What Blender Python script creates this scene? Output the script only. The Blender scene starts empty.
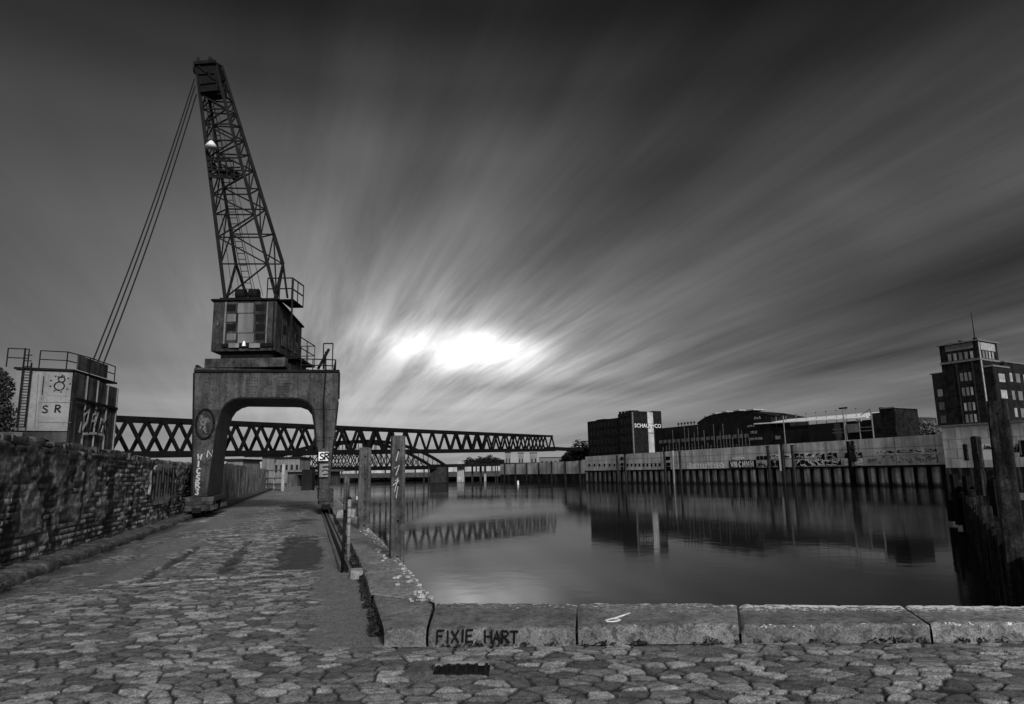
import bpy, math, random
import numpy as np
from mathutils import Vector, Matrix
random.seed(7); RNG = np.random.default_rng(11)
scene = bpy.context.scene
COL = scene.collection

# ------------------------------------------------------------------ camera
FPX, CX, CY, EYE = 680.0, 512.0, 352.0, 1.6
pitch = math.atan(120.6 / FPX); roll = .016
Fv = np.array([0, math.cos(pitch), math.sin(pitch)])
U0 = np.array([0, -math.sin(pitch), math.cos(pitch)]); R0 = np.array([1., 0, 0])
Rv = R0 * math.cos(roll) - U0 * math.sin(roll); Uv = U0 * math.cos(roll) + R0 * math.sin(roll)
OO = np.array([0, 0, EYE])
cam = bpy.data.cameras.new('camera'); camo = bpy.data.objects.new('camera', cam); COL.objects.link(camo)
cam.sensor_width = 36; cam.lens = FPX / 1024 * 36; cam.clip_end = 9000; cam.clip_start = .05
m = Matrix.Identity(4)
for i in range(3):
    m[i][0] = Rv[i]; m[i][1] = Uv[i]; m[i][2] = -Fv[i]; m[i][3] = OO[i]
camo.matrix_world = m
scene.camera = camo

def ray(x, y): return Fv + (x - CX) / FPX * Rv - (y - CY) / FPX * Uv
def gp(x, y, z=0.):
    d = ray(x, y); return OO + d * (z - EYE) / d[2]
def at(x, y, Y):
    d = ray(x, y); return OO + d * Y / d[1]
RD = np.array([-.28578546, .95829362]); RN = np.array([.95829362, .28578546])   # along / across the quay road
def W(s, t, z=0.): return np.array([s * RD[0] + t * RN[0], s * RD[1] + t * RN[1], z])
def sp(x, y, s):                                    # point of the plane across the road at distance s
    d = ray(x, y); k = s / (d[0] * RD[0] + d[1] * RD[1]); P = OO + d * k
    return float(P[0] * RN[0] + P[1] * RN[1]), float(P[2])
V = lambda p: np.array(p, float)
def unit(v): v = V(v); return v / np.linalg.norm(v)
def lerp(a, b, k): return V(a) * (1 - k) + V(b) * k

# ------------------------------------------------------------------ materials
def nodes_of(name):
    mt = bpy.data.materials.new(name); mt.use_nodes = True
    nt = mt.node_tree; b = nt.nodes['Principled BSDF']; return mt, nt, b
def nd(nt, typ, **kw):
    n = nt.nodes.new(typ)
    for k, v in kw.items():
        if k in n.inputs: n.inputs[k].default_value = v
        else: setattr(n, k, v)
    return n
def mth(nt, op, a, b=None, c=None, clamp=False):
    n = nt.nodes.new('ShaderNodeMath'); n.operation = op; n.use_clamp = clamp
    for i, v in enumerate((a, b, c)):
        if v is None: continue
        if isinstance(v, (int, float)): n.inputs[i].default_value = v
        else: nt.links.new(v, n.inputs[i])
    return n.outputs[0]
def sstep(nt, v, a, b, lo=0., hi=1.):
    n = nt.nodes.new('ShaderNodeMapRange'); n.interpolation_type = 'SMOOTHSTEP'
    nt.links.new(v, n.inputs[0])
    for i, q in enumerate((a, b, lo, hi)): n.inputs[i + 1].default_value = q
    return n.outputs[0]
def grey(nt, v):
    c = nt.nodes.new('ShaderNodeCombineXYZ')
    for i in range(3): nt.links.new(v, c.inputs[i])
    return c.outputs[0]
def noise(nt, vec, scale, detail=4, rough=.6, stretch=None, dist=0.):
    if stretch:
        mp = nt.nodes.new('ShaderNodeMapping'); mp.inputs['Scale'].default_value = stretch
        nt.links.new(vec, mp.inputs['Vector']); vec = mp.outputs[0]
    n = nd(nt, 'ShaderNodeTexNoise', Scale=scale, Detail=detail, Roughness=rough, Distortion=dist)
    nt.links.new(vec, n.inputs['Vector']); return n.outputs['Fac']
def gm(name, base, var=.35, scale=2., rough=.8, bump=.3, bscale=18., streak=.0, sscale=3., metal=0., tide=None, bdist=.02, spots=0.):
    mt, nt, b = nodes_of(name)
    tc = nt.nodes.new('ShaderNodeTexCoord'); ob = tc.outputs['Object']
    n1 = noise(nt, ob, scale, 6, .65); n2 = noise(nt, ob, bscale, 5, .6)
    v = sstep(nt, n1, .3, .7, 1 - var, 1 + var)
    v = mth(nt, 'MULTIPLY', v, sstep(nt, n2, .25, .75, 1 - var * .6, 1 + var * .6))
    if streak:
        n3 = noise(nt, ob, sscale, 5, .6, (1, 1, .07))
        v = mth(nt, 'MULTIPLY', v, sstep(nt, n3, .4, .62, 1., 1 - streak))
    if spots:
        n4 = noise(nt, ob, scale * 4.1, 4, .75)
        v = mth(nt, 'MULTIPLY', v, sstep(nt, n4, .54, .62, 1., 1 - spots))
    if tide is not None:
        g = nt.nodes.new('ShaderNodeNewGeometry'); sx = nt.nodes.new('ShaderNodeSeparateXYZ'); nt.links.new(g.outputs['Position'], sx.inputs[0])
        zz = mth(nt, 'ADD', sx.outputs[2], mth(nt, 'MULTIPLY', noise(nt, ob, 1.2, 4, .7), 1.0))
        v = mth(nt, 'MULTIPLY', v, sstep(nt, zz, tide + .2, tide + .9, .18, 1.))
    v = mth(nt, 'MULTIPLY', v, base)
    nt.links.new(grey(nt, v), b.inputs['Base Color'])
    rr = mth(nt, 'ADD', mth(nt, 'MULTIPLY', n2, .3), rough - .15, clamp=True); nt.links.new(rr, b.inputs['Roughness'])
    b.inputs['Metallic'].default_value = metal; b.inputs['Specular IOR Level'].default_value = .06 if base < .06 else (.15 if base < .13 else .3)
    if bump:
        bp = nd(nt, 'ShaderNodeBump', Strength=bump, Distance=bdist); nt.links.new(mth(nt, 'ADD', n2, mth(nt, 'MULTIPLY', n1, .6)), bp.inputs['Height'])
        nt.links.new(bp.outputs[0], b.inputs['Normal'])
    return mt

M = {}
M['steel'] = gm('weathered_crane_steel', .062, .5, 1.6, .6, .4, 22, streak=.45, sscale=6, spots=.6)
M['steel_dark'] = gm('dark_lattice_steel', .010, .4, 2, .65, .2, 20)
M['cab'] = gm('cab_sheet_steel', .045, .45, 1.6, .6, .25, 12, streak=.5, sscale=5, spots=.4)
M['cab_panel'] = gm('pale_cab_panel', .15, .15, 1.2, .6, .1, 20, streak=.3)
M['void'] = gm('dark_glass_and_shade', .008, .3, 3, .6, 0)  # near-black for cab glass, and for shade painted into openings
M['bridge'] = gm('bridge_steel', .008, .3, .6, .7, 0)
M['bridge_pale'] = gm('bridge_pier_concrete', .4, .3, .8, .85, .2, streak=.4, tide=-2.2)
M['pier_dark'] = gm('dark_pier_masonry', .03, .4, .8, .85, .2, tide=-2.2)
M['paint_white'] = gm('white_paint', .75, .2, 6, .6, .1, 30)
M['paint_black'] = gm('black_paint', .008, .3, 6, .5, .1, 30)
M['paint_grey'] = gm('grey_paint', .38, .3, 5, .6, .1, 30)
M['concrete'] = gm('bank_concrete', .52, .22, .35, .85, .2, 6, streak=.35, sscale=.7)
M['concrete_dark'] = gm('stained_concrete', .09, .4, .8, .85, .3, 12, streak=.5, sscale=2)
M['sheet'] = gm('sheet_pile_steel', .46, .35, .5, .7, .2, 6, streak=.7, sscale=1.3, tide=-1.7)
M['brick_dark'] = gm('dark_brick', .016, .6, 1.2, .85, .2, 9, streak=.3)
M['brick_mid'] = gm('brown_brick', .035, .35, 1.2, .85, .2, 9)
M['trim'] = gm('pale_trim', .3, .25, 2, .7, .1)
M['trim_dark'] = gm('grey_trim', .14, .25, 2, .7, .1)
M['glass_pale'] = gm('pale_painted_reflection', .34, .35, .8, .25, 0)  # pale base colour stands in for light reflected in the panes
M['glass_dark'] = gm('dark_window', .015, .5, .9, .5, 0)
M['roof_pale'] = gm('pale_sheet_roof', .75, .15, .6, .4, .1)
M['roof_dark'] = gm('dark_roof', .016, .3, .5, .7, .1)
M['wood'] = gm('weathered_timber', .085, .45, 3, .85, .5, 22, streak=.6, sscale=9, tide=-2.0, spots=.3)
M['wood_dark'] = gm('tarred_timber', .008, .5, 2, .75, .5, 18, streak=.5, sscale=7)
M['tank'] = gm('painted_tank_sheet', .21, .2, .8, .6, .12, 10, streak=.35, sscale=3, spots=.2)
M['tank_side'] = gm('shaded_rusty_tank_sheet', .075, .4, 1.2, .65, .2, 12, streak=.65, sscale=4, spots=.4)  # darker base paints the tank's shaded side; the streaks are rust
M['wood_wet'] = gm('wet_pile_timber', .03, .6, 3, .7, .6, 20, streak=.75, sscale=8, spots=.5)
M['iron'] = gm('black_iron', .009, .4, 5, .6, .2, 30)
M['kerb'] = gm('kerb_stone', .07, .55, 3, .85, .8, 14, spots=.5)
M['soil'] = gm('bare_soil', .09, .4, .8, .95, .5, 9)
M['fence'] = gm('corroded_sheet_fence', .2, .55, 1.2, .75, .3, 10, streak=.8, sscale=5)
M['leaf'] = gm('dark_leaf', .03, .5, 6, .6, 0)
M['leaf_far'] = gm('far_leaf', .018, .5, 2, .7, 0)
M['bark'] = gm('bark', .06, .4, 6, .9, .5)
M['rail'] = gm('worn_rail', .12, .3, 6, .4, .2, metal=.6)
M['rope'] = gm('steel_rope', .008, .2, 9, .5, 0)
M['lamp'] = gm('enamel_lamp_shade', .75, .1, 5, .3, 0)
M['rag'] = gm('pale_cloth', .7, .2, 20, .9, .2)
M['block'] = gm('rough_concrete_block', .22, .4, 5, .9, .7, 22, spots=.3)
M['far_wall'] = gm('far_pale_wall', .45, .25, .3, .85, 0, streak=.3, sscale=.6)
M['far_dark'] = gm('far_dark_wall', .016, .4, .3, .85, 0)

# ------------------------------------------------------------------ mesh helpers
def children(o): return [c for c in bpy.data.objects if c.parent == o]
def tag(o, label=None, cat=None, group=None, kind=None):
    if label: o['label'] = label
    if cat: o['category'] = cat
    if group: o['group'] = group
    if kind: o['kind'] = kind
    return o
def thing(name, loc, label, cat, group=None):
    o = bpy.data.objects.new(name, None); COL.objects.link(o); o.location = [float(q) for q in loc]
    o.empty_display_size = .2
    return tag(o, label, cat, group)
WLOC = {}
def wl(o):
    p = Vector(o.location); q = o.parent
    while q is not None: p = p + Vector(q.location); q = q.parent
    return V(p)
class MB:
    def __init__(s): s.v = []; s.f = []
    def add(s, vs, fs):
        k = len(s.v); s.v += [tuple(map(float, p)) for p in vs]; s.f += [tuple(i + k for i in f) for f in fs]; return s
    def prism(s, base, vec):
        n = len(base); vec = V(vec); b = [V(p) for p in base]
        vs = b + [p + vec for p in b]
        fs = [tuple(range(n))[::-1], tuple(range(n, 2 * n))] + [(i, (i + 1) % n, (i + 1) % n + n, i + n) for i in range(n)]
        return s.add(vs, fs)
    def hexa(s, a, b):                    # two quads
        vs = [V(p) for p in a] + [V(p) for p in b]
        return s.add(vs, [(3, 2, 1, 0), (4, 5, 6, 7)] + [(i, (i + 1) % 4, (i + 1) % 4 + 4, i + 4) for i in range(4)])
    def obox(s, o, ex, ey, ez):           # corner + three edges
        o, ex, ey, ez = V(o), V(ex), V(ey), V(ez); return s.prism([o, o + ex, o + ex + ey, o + ey], ez)
    def box(s, c, sx, sy, sz, ang=0.):    # c = centre of the bottom
        ca, sa = math.cos(ang), math.sin(ang); ex = V([ca, sa, 0]); ey = V([-sa, ca, 0]); c = V(c)
        return s.obox(c - ex * sx / 2 - ey * sy / 2, ex * sx, ey * sy, [0, 0, sz])
    def bar(s, a, b, w, h=None, up=(0, 0, 1)):
        a, b = V(a), V(b); h = h or w; d = unit(b - a); up = V(up)
        if abs(d @ up) > .97: up = V([.96, .28, 0])
        x = unit(np.cross(d, up)); y = np.cross(x, d)
        q = [a - x * w / 2 - y * h / 2, a + x * w / 2 - y * h / 2, a + x * w / 2 + y * h / 2, a - x * w / 2 + y * h / 2]
        return s.prism(q, b - a)
    def tube(s, pts, r, n=8, r2=None):
        pts = [V(p) for p in pts]; vs = []; fs = []
        for i, p in enumerate(pts):
            d = unit(pts[min(i + 1, len(pts) - 1)] - pts[max(i - 1, 0)])
            u = V([0, 0, 1]) if abs(d[2]) < .9 else V([1, 0, 0])
            x = unit(np.cross(d, u)); y = np.cross(x, d)
            rr = r if r2 is None else r + (r2 - r) * i / (len(pts) - 1)
            vs += [p + rr * (x * math.cos(2 * math.pi * k / n) + y * math.sin(2 * math.pi * k / n)) for k in range(n)]
        for i in range(len(pts) - 1):
            fs += [(i * n + k, i * n + (k + 1) % n, (i + 1) * n + (k + 1) % n, (i + 1) * n + k) for k in range(n)]
        fs += [tuple(range(n)), tuple(range((len(pts) - 1) * n, len(pts) * n))[::-1]]
        return s.add(vs, fs)
    def ribbon(s, pts, w, o, ux, uy, lift=.0, th=.003):  # painted stroke lying on a surface
        o, ux, uy = V(o), unit(ux), unit(uy); nz = unit(np.cross(ux, uy)); P = [np.array(q, float) for q in pts]; L = []; Rr = []
        for i, p in enumerate(P):
            d = P[min(i + 1, len(P) - 1)] - P[max(i - 1, 0)]; d = d / (np.linalg.norm(d) + 1e-9); nn = np.array([-d[1], d[0]])
            ww = w * (.85 + .3 * random.random())
            if i == 0: p = p - d * w * .25
            if i == len(P) - 1: p = p + d * w * .25
            L.append(p + nn * ww / 2); Rr.append(p - nn * ww / 2)
        T = lambda q, z: o + ux * q[0] + uy * q[1] + nz * z
        n = len(P); vs = [T(q, lift + th) for q in L] + [T(q, lift + th) for q in Rr] + [T(q, -.004) for q in L] + [T(q, -.004) for q in Rr]; fs = []
        for i in range(n - 1):
            fs += [(i, n + i, n + i + 1, i + 1), (i, i + 1, 2 * n + i + 1, 2 * n + i), (n + i + 1, n + i, 3 * n + i, 3 * n + i + 1)]
        fs += [(0, 2 * n, 3 * n, n), (n - 1, 2 * n - 1, 4 * n - 1, 3 * n - 1)]
        return s.add(vs, fs)
    def build(s, name, mat, parent=None, loc=None, smooth=False, bevel=0.):
        vs = np.array(s.v, float)
        if parent is not None:
            base = wl(parent); o_loc = V([0, 0, 0])
        else:
            if loc is None: loc = [(vs[:, 0].min() + vs[:, 0].max()) / 2, (vs[:, 1].min() + vs[:, 1].max()) / 2, vs[:, 2].min()]
            base = V(loc); o_loc = V(loc)
        me = bpy.data.meshes.new(name); me.from_pydata((vs - base).tolist(), [], s.f)
        import bmesh
        bm = bmesh.new(); bm.from_mesh(me); bmesh.ops.recalc_face_normals(bm, faces=bm.faces); bm.to_mesh(me); bm.free()
        me.materials.append(mat)
        if smooth: me.polygons.foreach_set('use_smooth', [True] * len(me.polygons))
        o = bpy.data.objects.new(name, me); COL.objects.link(o); o.location = o_loc.tolist()
        if parent is not None: o.parent = parent
        if bevel:
            b = o.modifiers.new('soft', 'BEVEL'); b.width = bevel; b.segments = 2; b.limit_method = 'ANGLE'
        return o
def copy_tree(o, parent=None):
    c = o.copy(); COL.objects.link(c)
    if parent is not None: c.parent = parent
    for ch in children(o): copy_tree(ch, c)
    return c
def grid_mesh(name, vs, nu, nv, mat, keep=None, attrs=None, smooth=True, kind=None, parent=None, loc=None):
    idx = np.arange(nu * nv).reshape(nv, nu)
    q = np.stack([idx[:-1, :-1], idx[:-1, 1:], idx[1:, 1:], idx[1:, :-1]], -1).reshape(-1, 4)
    if keep is not None: q = q[keep[q].all(1)]
    used = np.unique(q); rm = -np.ones(len(vs), int); rm[used] = np.arange(len(used)); q = rm[q]; vs = vs[used]
    base = V([0, 0, 0])
    if parent is not None: base = wl(parent)
    elif loc is not None: base = V(loc)
    me = bpy.data.meshes.new(name); me.vertices.add(len(vs)); me.vertices.foreach_set('co', (vs - base).astype(np.float32).ravel())
    me.loops.add(len(q) * 4); me.loops.foreach_set('vertex_index', q.astype(np.int32).ravel())
    me.polygons.add(len(q)); me.polygons.foreach_set('loop_start', np.arange(0, len(q) * 4, 4, dtype=np.int32)); me.polygons.foreach_set('loop_total', np.full(len(q), 4, np.int32))
    me.update(calc_edges=True)
    if smooth: me.polygons.foreach_set('use_smooth', np.ones(len(q), bool))
    for k, a in (attrs or {}).items():
        at_ = me.attributes.new(k, 'FLOAT', 'POINT'); at_.data.foreach_set('value', a[used].astype(np.float32))
    me.materials.append(mat)
    o = bpy.data.objects.new(name, me); COL.objects.link(o)
    if parent is not None: o.parent = parent
    elif loc is not None: o.location = loc
    if kind: o['kind'] = kind
    return o
def h2(i, j, s=0):
    x = np.sin(i * 127.1 + j * 311.7 + s * 74.7) * 43758.5453; return x - np.floor(x)
def vn(x, y, s=0):
    i, j = np.floor(x), np.floor(y); a, b = x - i, y - j; a = a * a * (3 - 2 * a); b = b * b * (3 - 2 * b)
    return (h2(i, j, s) * (1 - a) + h2(i + 1, j, s) * a) * (1 - b) + (h2(i, j + 1, s) * (1 - a) + h2(i + 1, j + 1, s) * a) * b
def fbm(x, y, s=0, o=4):
    r = 0; a = .5
    for k in range(o): r = r + a * vn(x * 2 ** k, y * 2 ** k, s + k); a *= .5
    return r
def ss(x, a, b): k = np.clip((x - a) / (b - a), 0, 1); return k * k * (3 - 2 * k)
def text_mesh(name, txt, size, o, ux, uz, mat, parent, depth=.02):
    c = bpy.data.curves.new(name, 'FONT'); c.body = txt; c.size = size; c.extrude = depth / 2; c.resolution_u = 2
    t = bpy.data.objects.new(name + '_c', c); COL.objects.link(t)
    me = bpy.data.meshes.new_from_object(t.evaluated_get(bpy.context.evaluated_depsgraph_get())); bpy.data.objects.remove(t)
    ux, uz = unit(ux), unit(uz); nz = np.cross(ux, uz); base = wl(parent)
    for v in me.vertices:
        q = v.co.copy(); v.co = Vector((V(o) + ux * q[0] + uz * q[1] + nz * q[2] - base).tolist())
    me.materials.clear(); me.materials.append(mat)
    ob = bpy.data.objects.new(name, me); COL.objects.link(ob); ob.parent = parent; return ob
LET = {'F': [[(0, 0), (0, .5), (0, 1)], [(0, 1), (.6, 1.02)], [(0, .55), (.45, .55)]], 'I': [[(.2, 0), (.2, 1)]], 'X': [[(0, 0), (.6, 1)], [(0, .95), (.6, 0)]],
       'E': [[(0, 0), (0, 1)], [(0, 1), (.55, 1)], [(0, .5), (.45, .52)], [(0, 0), (.58, 0)]], 'H': [[(0, 0), (0, 1)], [(.6, 0), (.6, 1)], [(0, .5), (.6, .52)]],
       'A': [[(0, 0), (.3, 1), (.62, 0)], [(.12, .38), (.5, .38)]], 'R': [[(0, 0), (0, 1)], [(0, 1), (.4, .98), (.55, .8), (.42, .58), (0, .5)], [(.2, .5), (.62, 0)]],
       'T': [[(.3, 0), (.3, 1)], [(0, 1), (.65, 1)]], 'S': [[(.55, .88), (.35, 1), (.08, .88), (.06, .65), (.3, .52), (.52, .38), (.5, .12), (.28, 0), (0, .1)]],
       'W': [[(0, 1), (.15, 0), (.32, .7), (.5, 0), (.66, 1)]], 'C': [[(.55, .85), (.3, 1), (.06, .75), (.04, .3), (.28, 0), (.55, .12)]], '3': [[(.05, .95), (.4, 1), (.5, .75), (.2, .52), (.5, .3), (.4, .02), (0, .05)]], ' ': [], 'N': [[(0, 0), (0, 1)], [(0, 1), (.55, 0)], [(.55, 0), (.55, 1)]]}
def letters(mb, txt, size, o, ux, uy, w=None, gap=.95, down=False):
    o = V(o); ux = unit(ux); uy = unit(uy); w = w or size * .13; x = 0; k = 0
    for ch in txt:
        j = (random.random() - .5) * .08
        for st in LET[ch]:
            k += 1
            oo = o + (-uy * x if down else ux * x)
            mb.ribbon([((a + j * b) * size, (b + j) * size) for a, b in st], w, oo, ux, uy, lift=k * .0006)
        x += size * (1.25 if down else (.55 if ch == 'I' else gap * (.6 if ch == ' ' else 1)))
    return mb

# ------------------------------------------------------------------ world and sun
wd = bpy.data.worlds.new('World'); scene.world = wd; wd.use_nodes = True
nt = wd.node_tree; bg = nt.nodes['Background']
SUN_EL, SUN_AZ = math.radians(28), math.radians(159)          # azimuth measured from +Y towards +X
sky = nt.nodes.new('ShaderNodeTexSky'); sky.sky_type = 'NISHITA'; sky.sun_disc = False
sky.sun_elevation = SUN_EL; sky.sun_rotation = SUN_AZ
bw = nt.nodes.new('ShaderNodeRGBToBW'); nt.links.new(sky.outputs[0], bw.inputs[0])
tc = nt.nodes.new('ShaderNodeTexCoord'); gen = tc.outputs['Generated']
sx = nt.nodes.new('ShaderNodeSeparateXYZ'); nt.links.new(gen, sx.inputs[0]); dx, dy, dz = sx.outputs
def dotv(v):
    return mth(nt, 'ADD', mth(nt, 'ADD', mth(nt, 'MULTIPLY', dx, float(v[0])), mth(nt, 'MULTIPLY', dy, float(v[1]))), mth(nt, 'MULTIPLY', dz, float(v[2])))
hz = mth(nt, 'ADD', mth(nt, 'MAXIMUM', dz, 0.), .07)
vd = unit(ray(268, 474)); va = unit([vd[0], vd[1], 0]); vp = V([va[1], -va[0], 0])
along = mth(nt, 'DIVIDE', dotv(va), hz); across = mth(nt, 'DIVIDE', dotv(vp), hz)
def cloudnoise(ka, kl, off, det, ro, dist=0.):
    cmb = nt.nodes.new('ShaderNodeCombineXYZ')
    nt.links.new(mth(nt, 'MULTIPLY', across, ka), cmb.inputs[0]); nt.links.new(mth(nt, 'MULTIPLY', along, kl), cmb.inputs[1]); cmb.inputs[2].default_value = off
    n = nd(nt, 'ShaderNodeTexNoise', Scale=1., Detail=det, Roughness=ro, Distortion=dist); nt.links.new(cmb.outputs[0], n.inputs['Vector']); return n.outputs['Fac']
fine = cloudnoise(5.0, .42, 3.1, 6, .62, .25)
med = cloudnoise(1.5, .26, 8.7, 4, .55, .5)
big = cloudnoise(.5, .22, 4.4, 3, .5, .9)
hd = unit(ray(462, 347)); hr = unit(np.cross(hd, [0, 0, 1])); hu = np.cross(hr, hd)
front = sstep(nt, dotv(hd), .0, .4)
ex = dotv(hr); eu = dotv(hu)
def ell(a, b, sk=0.):
    u_ = mth(nt, 'ADD', eu, mth(nt, 'MULTIPLY', ex, sk))
    return mth(nt, 'ADD', mth(nt, 'POWER', mth(nt, 'ABSOLUTE', mth(nt, 'DIVIDE', ex, a)), 2.), mth(nt, 'POWER', mth(nt, 'ABSOLUTE', mth(nt, 'DIVIDE', u_, b)), 2.))
rampn = nt.nodes.new('ShaderNodeValToRGB'); cr = rampn.color_ramp; cr.interpolation = 'EASE'
stops = [(0, .24), (.06, .20), (.16, .15), (.30, .118), (.43, .082), (.52, .042), (.60, .017), (.75, .006)]
while len(cr.elements) < len(stops): cr.elements.new(.5)
for e, (p_, v_) in zip(cr.elements, stops): e.position = p_; e.color = (v_, v_, v_, 1)
nt.links.new(dz, rampn.inputs[0])
base = rampn.outputs[0]
lp = lambda a_, b_, k_: mth(nt, 'ADD', a_, mth(nt, 'MULTIPLY', k_, b_))
side = mth(nt, 'ADD', .50, mth(nt, 'MULTIPLY', .62, mth(nt, 'EXPONENT', mth(nt, 'MULTIPLY', ell(.62, .55), -1.))))
val = mth(nt, 'MULTIPLY', base, side)
amp = sstep(nt, ex, -.42, -.08, .22, 1.)                      # calmer cloud over the crane side
low = sstep(nt, dz, .04, .17)                                  # flat bands replace the streaks near the horizon
amp = mth(nt, 'MULTIPLY', amp, mth(nt, 'ADD', .35, mth(nt, 'MULTIPLY', low, .65)))
def modul(v, n_, k):
    t = mth(nt, 'MULTIPLY', mth(nt, 'MULTIPLY', mth(nt, 'SUBTRACT', n_, .5), k), amp)
    return mth(nt, 'MULTIPLY', v, mth(nt, 'MAXIMUM', mth(nt, 'ADD', 1., t), .15))
val = modul(val, fine, .95); val = modul(val, med, 1.25); val = modul(val, big, 2.4)
cmb = nt.nodes.new('ShaderNodeCombineXYZ'); nt.links.new(mth(nt, 'MULTIPLY', ex, 3.2), cmb.inputs[0]); nt.links.new(mth(nt, 'MULTIPLY', dz, 26.), cmb.inputs[1])
bn = nd(nt, 'ShaderNodeTexNoise', Scale=1., Detail=4, Roughness=.5, Distortion=.4); nt.links.new(cmb.outputs[0], bn.inputs['Vector'])
bands = mth(nt, 'MULTIPLY', mth(nt, 'MULTIPLY', mth(nt, 'SUBTRACT', bn.outputs['Fac'], .5), 1.7), mth(nt, 'SUBTRACT', 1., sstep(nt, dz, .06, .2)))
val = mth(nt, 'MULTIPLY', val, mth(nt, 'ADD', 1., bands))
def around(px_, py_, a, b, sk):                                # soft patch of cloud round a direction
    c = unit(ray(px_, py_)); r_ = unit(np.cross(c, [0, 0, 1])); u_ = np.cross(r_, c); X = dotv(r_); Y = mth(nt, 'SUBTRACT', dotv(u_), mth(nt, 'MULTIPLY', X, sk))
    q = mth(nt, 'ADD', mth(nt, 'POWER', mth(nt, 'ABSOLUTE', mth(nt, 'DIVIDE', X, a)), 2.), mth(nt, 'POWER', mth(nt, 'ABSOLUTE', mth(nt, 'DIVIDE', Y, b)), 2.))
    return mth(nt, 'MULTIPLY', mth(nt, 'EXPONENT', mth(nt, 'MULTIPLY', q, -1.)), sstep(nt, dotv(c), .2, .5))
val = mth(nt, 'MULTIPLY', val, mth(nt, 'SUBTRACT', 1., mth(nt, 'MULTIPLY', around(985, 275, .26, .045, .28), .72)))
val = mth(nt, 'MULTIPLY', val, mth(nt, 'SUBTRACT', 1., mth(nt, 'MULTIPLY', around(540, 388, .17, .011, -.02), .45)))
val = mth(nt, 'MULTIPLY', val, mth(nt, 'ADD', 1., mth(nt, 'MULTIPLY', around(880, 325, .17, .03, .28), .35)))
glow = mth(nt, 'MULTIPLY', mth(nt, 'EXPONENT', mth(nt, 'MULTIPLY', ell(.21, .075, .06), -1.)), mth(nt, 'MULTIPLY', front, sstep(nt, fine, .3, .7, .06, .36)))
glow2 = mth(nt, 'MULTIPLY', around(350, 350, .22, .16, .2), sstep(nt, fine, .25, .75, .07, .15))
glow2 = mth(nt, 'ADD', glow2, mth(nt, 'MULTIPLY', around(270, 335, .28, .2, 0.), .045))
glow2 = mth(nt, 'ADD', glow2, mth(nt, 'MULTIPLY', around(450, 420, .5, .055, 0.), .13))
val = mth(nt, 'ADD', mth(nt, 'ADD', val, glow), glow2)
core = mth(nt, 'EXPONENT', mth(nt, 'MULTIPLY', mth(nt, 'POWER', ell(.112, .029, .10), 1.25), -1.))
hole = mth(nt, 'MULTIPLY', mth(nt, 'MULTIPLY', core, sstep(nt, mth(nt, 'ADD', mth(nt, 'MULTIPLY', fine, .7), mth(nt, 'MULTIPLY', bn.outputs['Fac'], .3)),  .32, .64, .6, 1.3)), front)
back_fill = mth(nt, 'MULTIPLY', sstep(nt, mth(nt, 'ADD', mth(nt, 'MULTIPLY', dy, -.85), mth(nt, 'MULTIPLY', dz, .45)), -.15, .85), .46)  # brighter cloud added behind the camera as unseen fill light
val = mth(nt, 'ADD', val, back_fill)
val = mth(nt, 'MULTIPLY', val, 10.)                            # Background strength is 0.1
val = mth(nt, 'ADD', val, mth(nt, 'MULTIPLY', hole, mth(nt, 'ADD', 7.8, mth(nt, 'MULTIPLY', bw.outputs[0], .5))))
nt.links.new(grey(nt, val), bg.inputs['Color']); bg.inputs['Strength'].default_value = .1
sl = bpy.data.lights.new('sun', 'SUN'); sl.energy = 3.0; sl.angle = math.radians(8); sl.color = (1, 1, 1)
so = bpy.data.objects.new('sun', sl); COL.objects.link(so); so.location = (20, -40, 40)
sdir = Vector((math.sin(SUN_AZ) * math.cos(SUN_EL), math.cos(SUN_AZ) * math.cos(SUN_EL), math.sin(SUN_EL)))
so.rotation_euler = sdir.to_track_quat('Z', 'Y').to_euler()
scene.view_settings.view_transform = 'Standard'; scene.view_settings.look = 'None'; scene.view_settings.gamma = 1; scene.view_settings.exposure = 0

# ------------------------------------------------------------------ ground, water
ZW = -2.2
def sheet(name, pts, z, mat):
    mb = MB(); mb.add([(p[0], p[1], z) for p in pts], [tuple(range(len(pts)))]); o = mb.build(name, mat, loc=(0, 0, z)); o['kind'] = 'structure'; return o
q = [W(9.2, 1.2), W(330, 1.2), W(330, -60), W(2600, -400), W(2600, -3000), (-3000, -2500, 0), (3000, -2500, 0), (3000, 7.15, 0), (-.75, 7.4, 0)]
sheet('ground', q, -.07, M['soil'])
wm, nt2, b2 = nodes_of('river_water')
b2.inputs['Base Color'].default_value = (.012, .012, .012, 1); b2.inputs['Roughness'].default_value = .11; b2.inputs['IOR'].default_value = 1.33
tcw = nt2.nodes.new('ShaderNodeTexCoord')
nw = noise(nt2, tcw.outputs['Object'], .9, 3, .5)
bw2 = nd(nt2, 'ShaderNodeBump', Strength=.03, Distance=.15); nt2.links.new(nw, bw2.inputs['Height']); nt2.links.new(bw2.outputs[0], b2.inputs['Normal'])
rw = noise(nt2, tcw.outputs['Object'], .05, 3, .5); nt2.links.new(sstep(nt2, rw, .35, .65, .045, .09), b2.inputs['Roughness'])
df = nd(nt2, 'ShaderNodeBsdfDiffuse', Color=(.008, .008, .008, 1)); mxs = nd(nt2, 'ShaderNodeMixShader', Fac=.38)
nt2.links.new(b2.outputs[0], mxs.inputs[1]); nt2.links.new(df.outputs[0], mxs.inputs[2]); nt2.links.new(mxs.outputs[0], nt2.nodes['Material Output'].inputs['Surface'])
sheet('water', [(-3000, -20, 0), (3500, -20, 0), (3500, 3500, 0), (-3000, 3500, 0)], ZW, wm)

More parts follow.
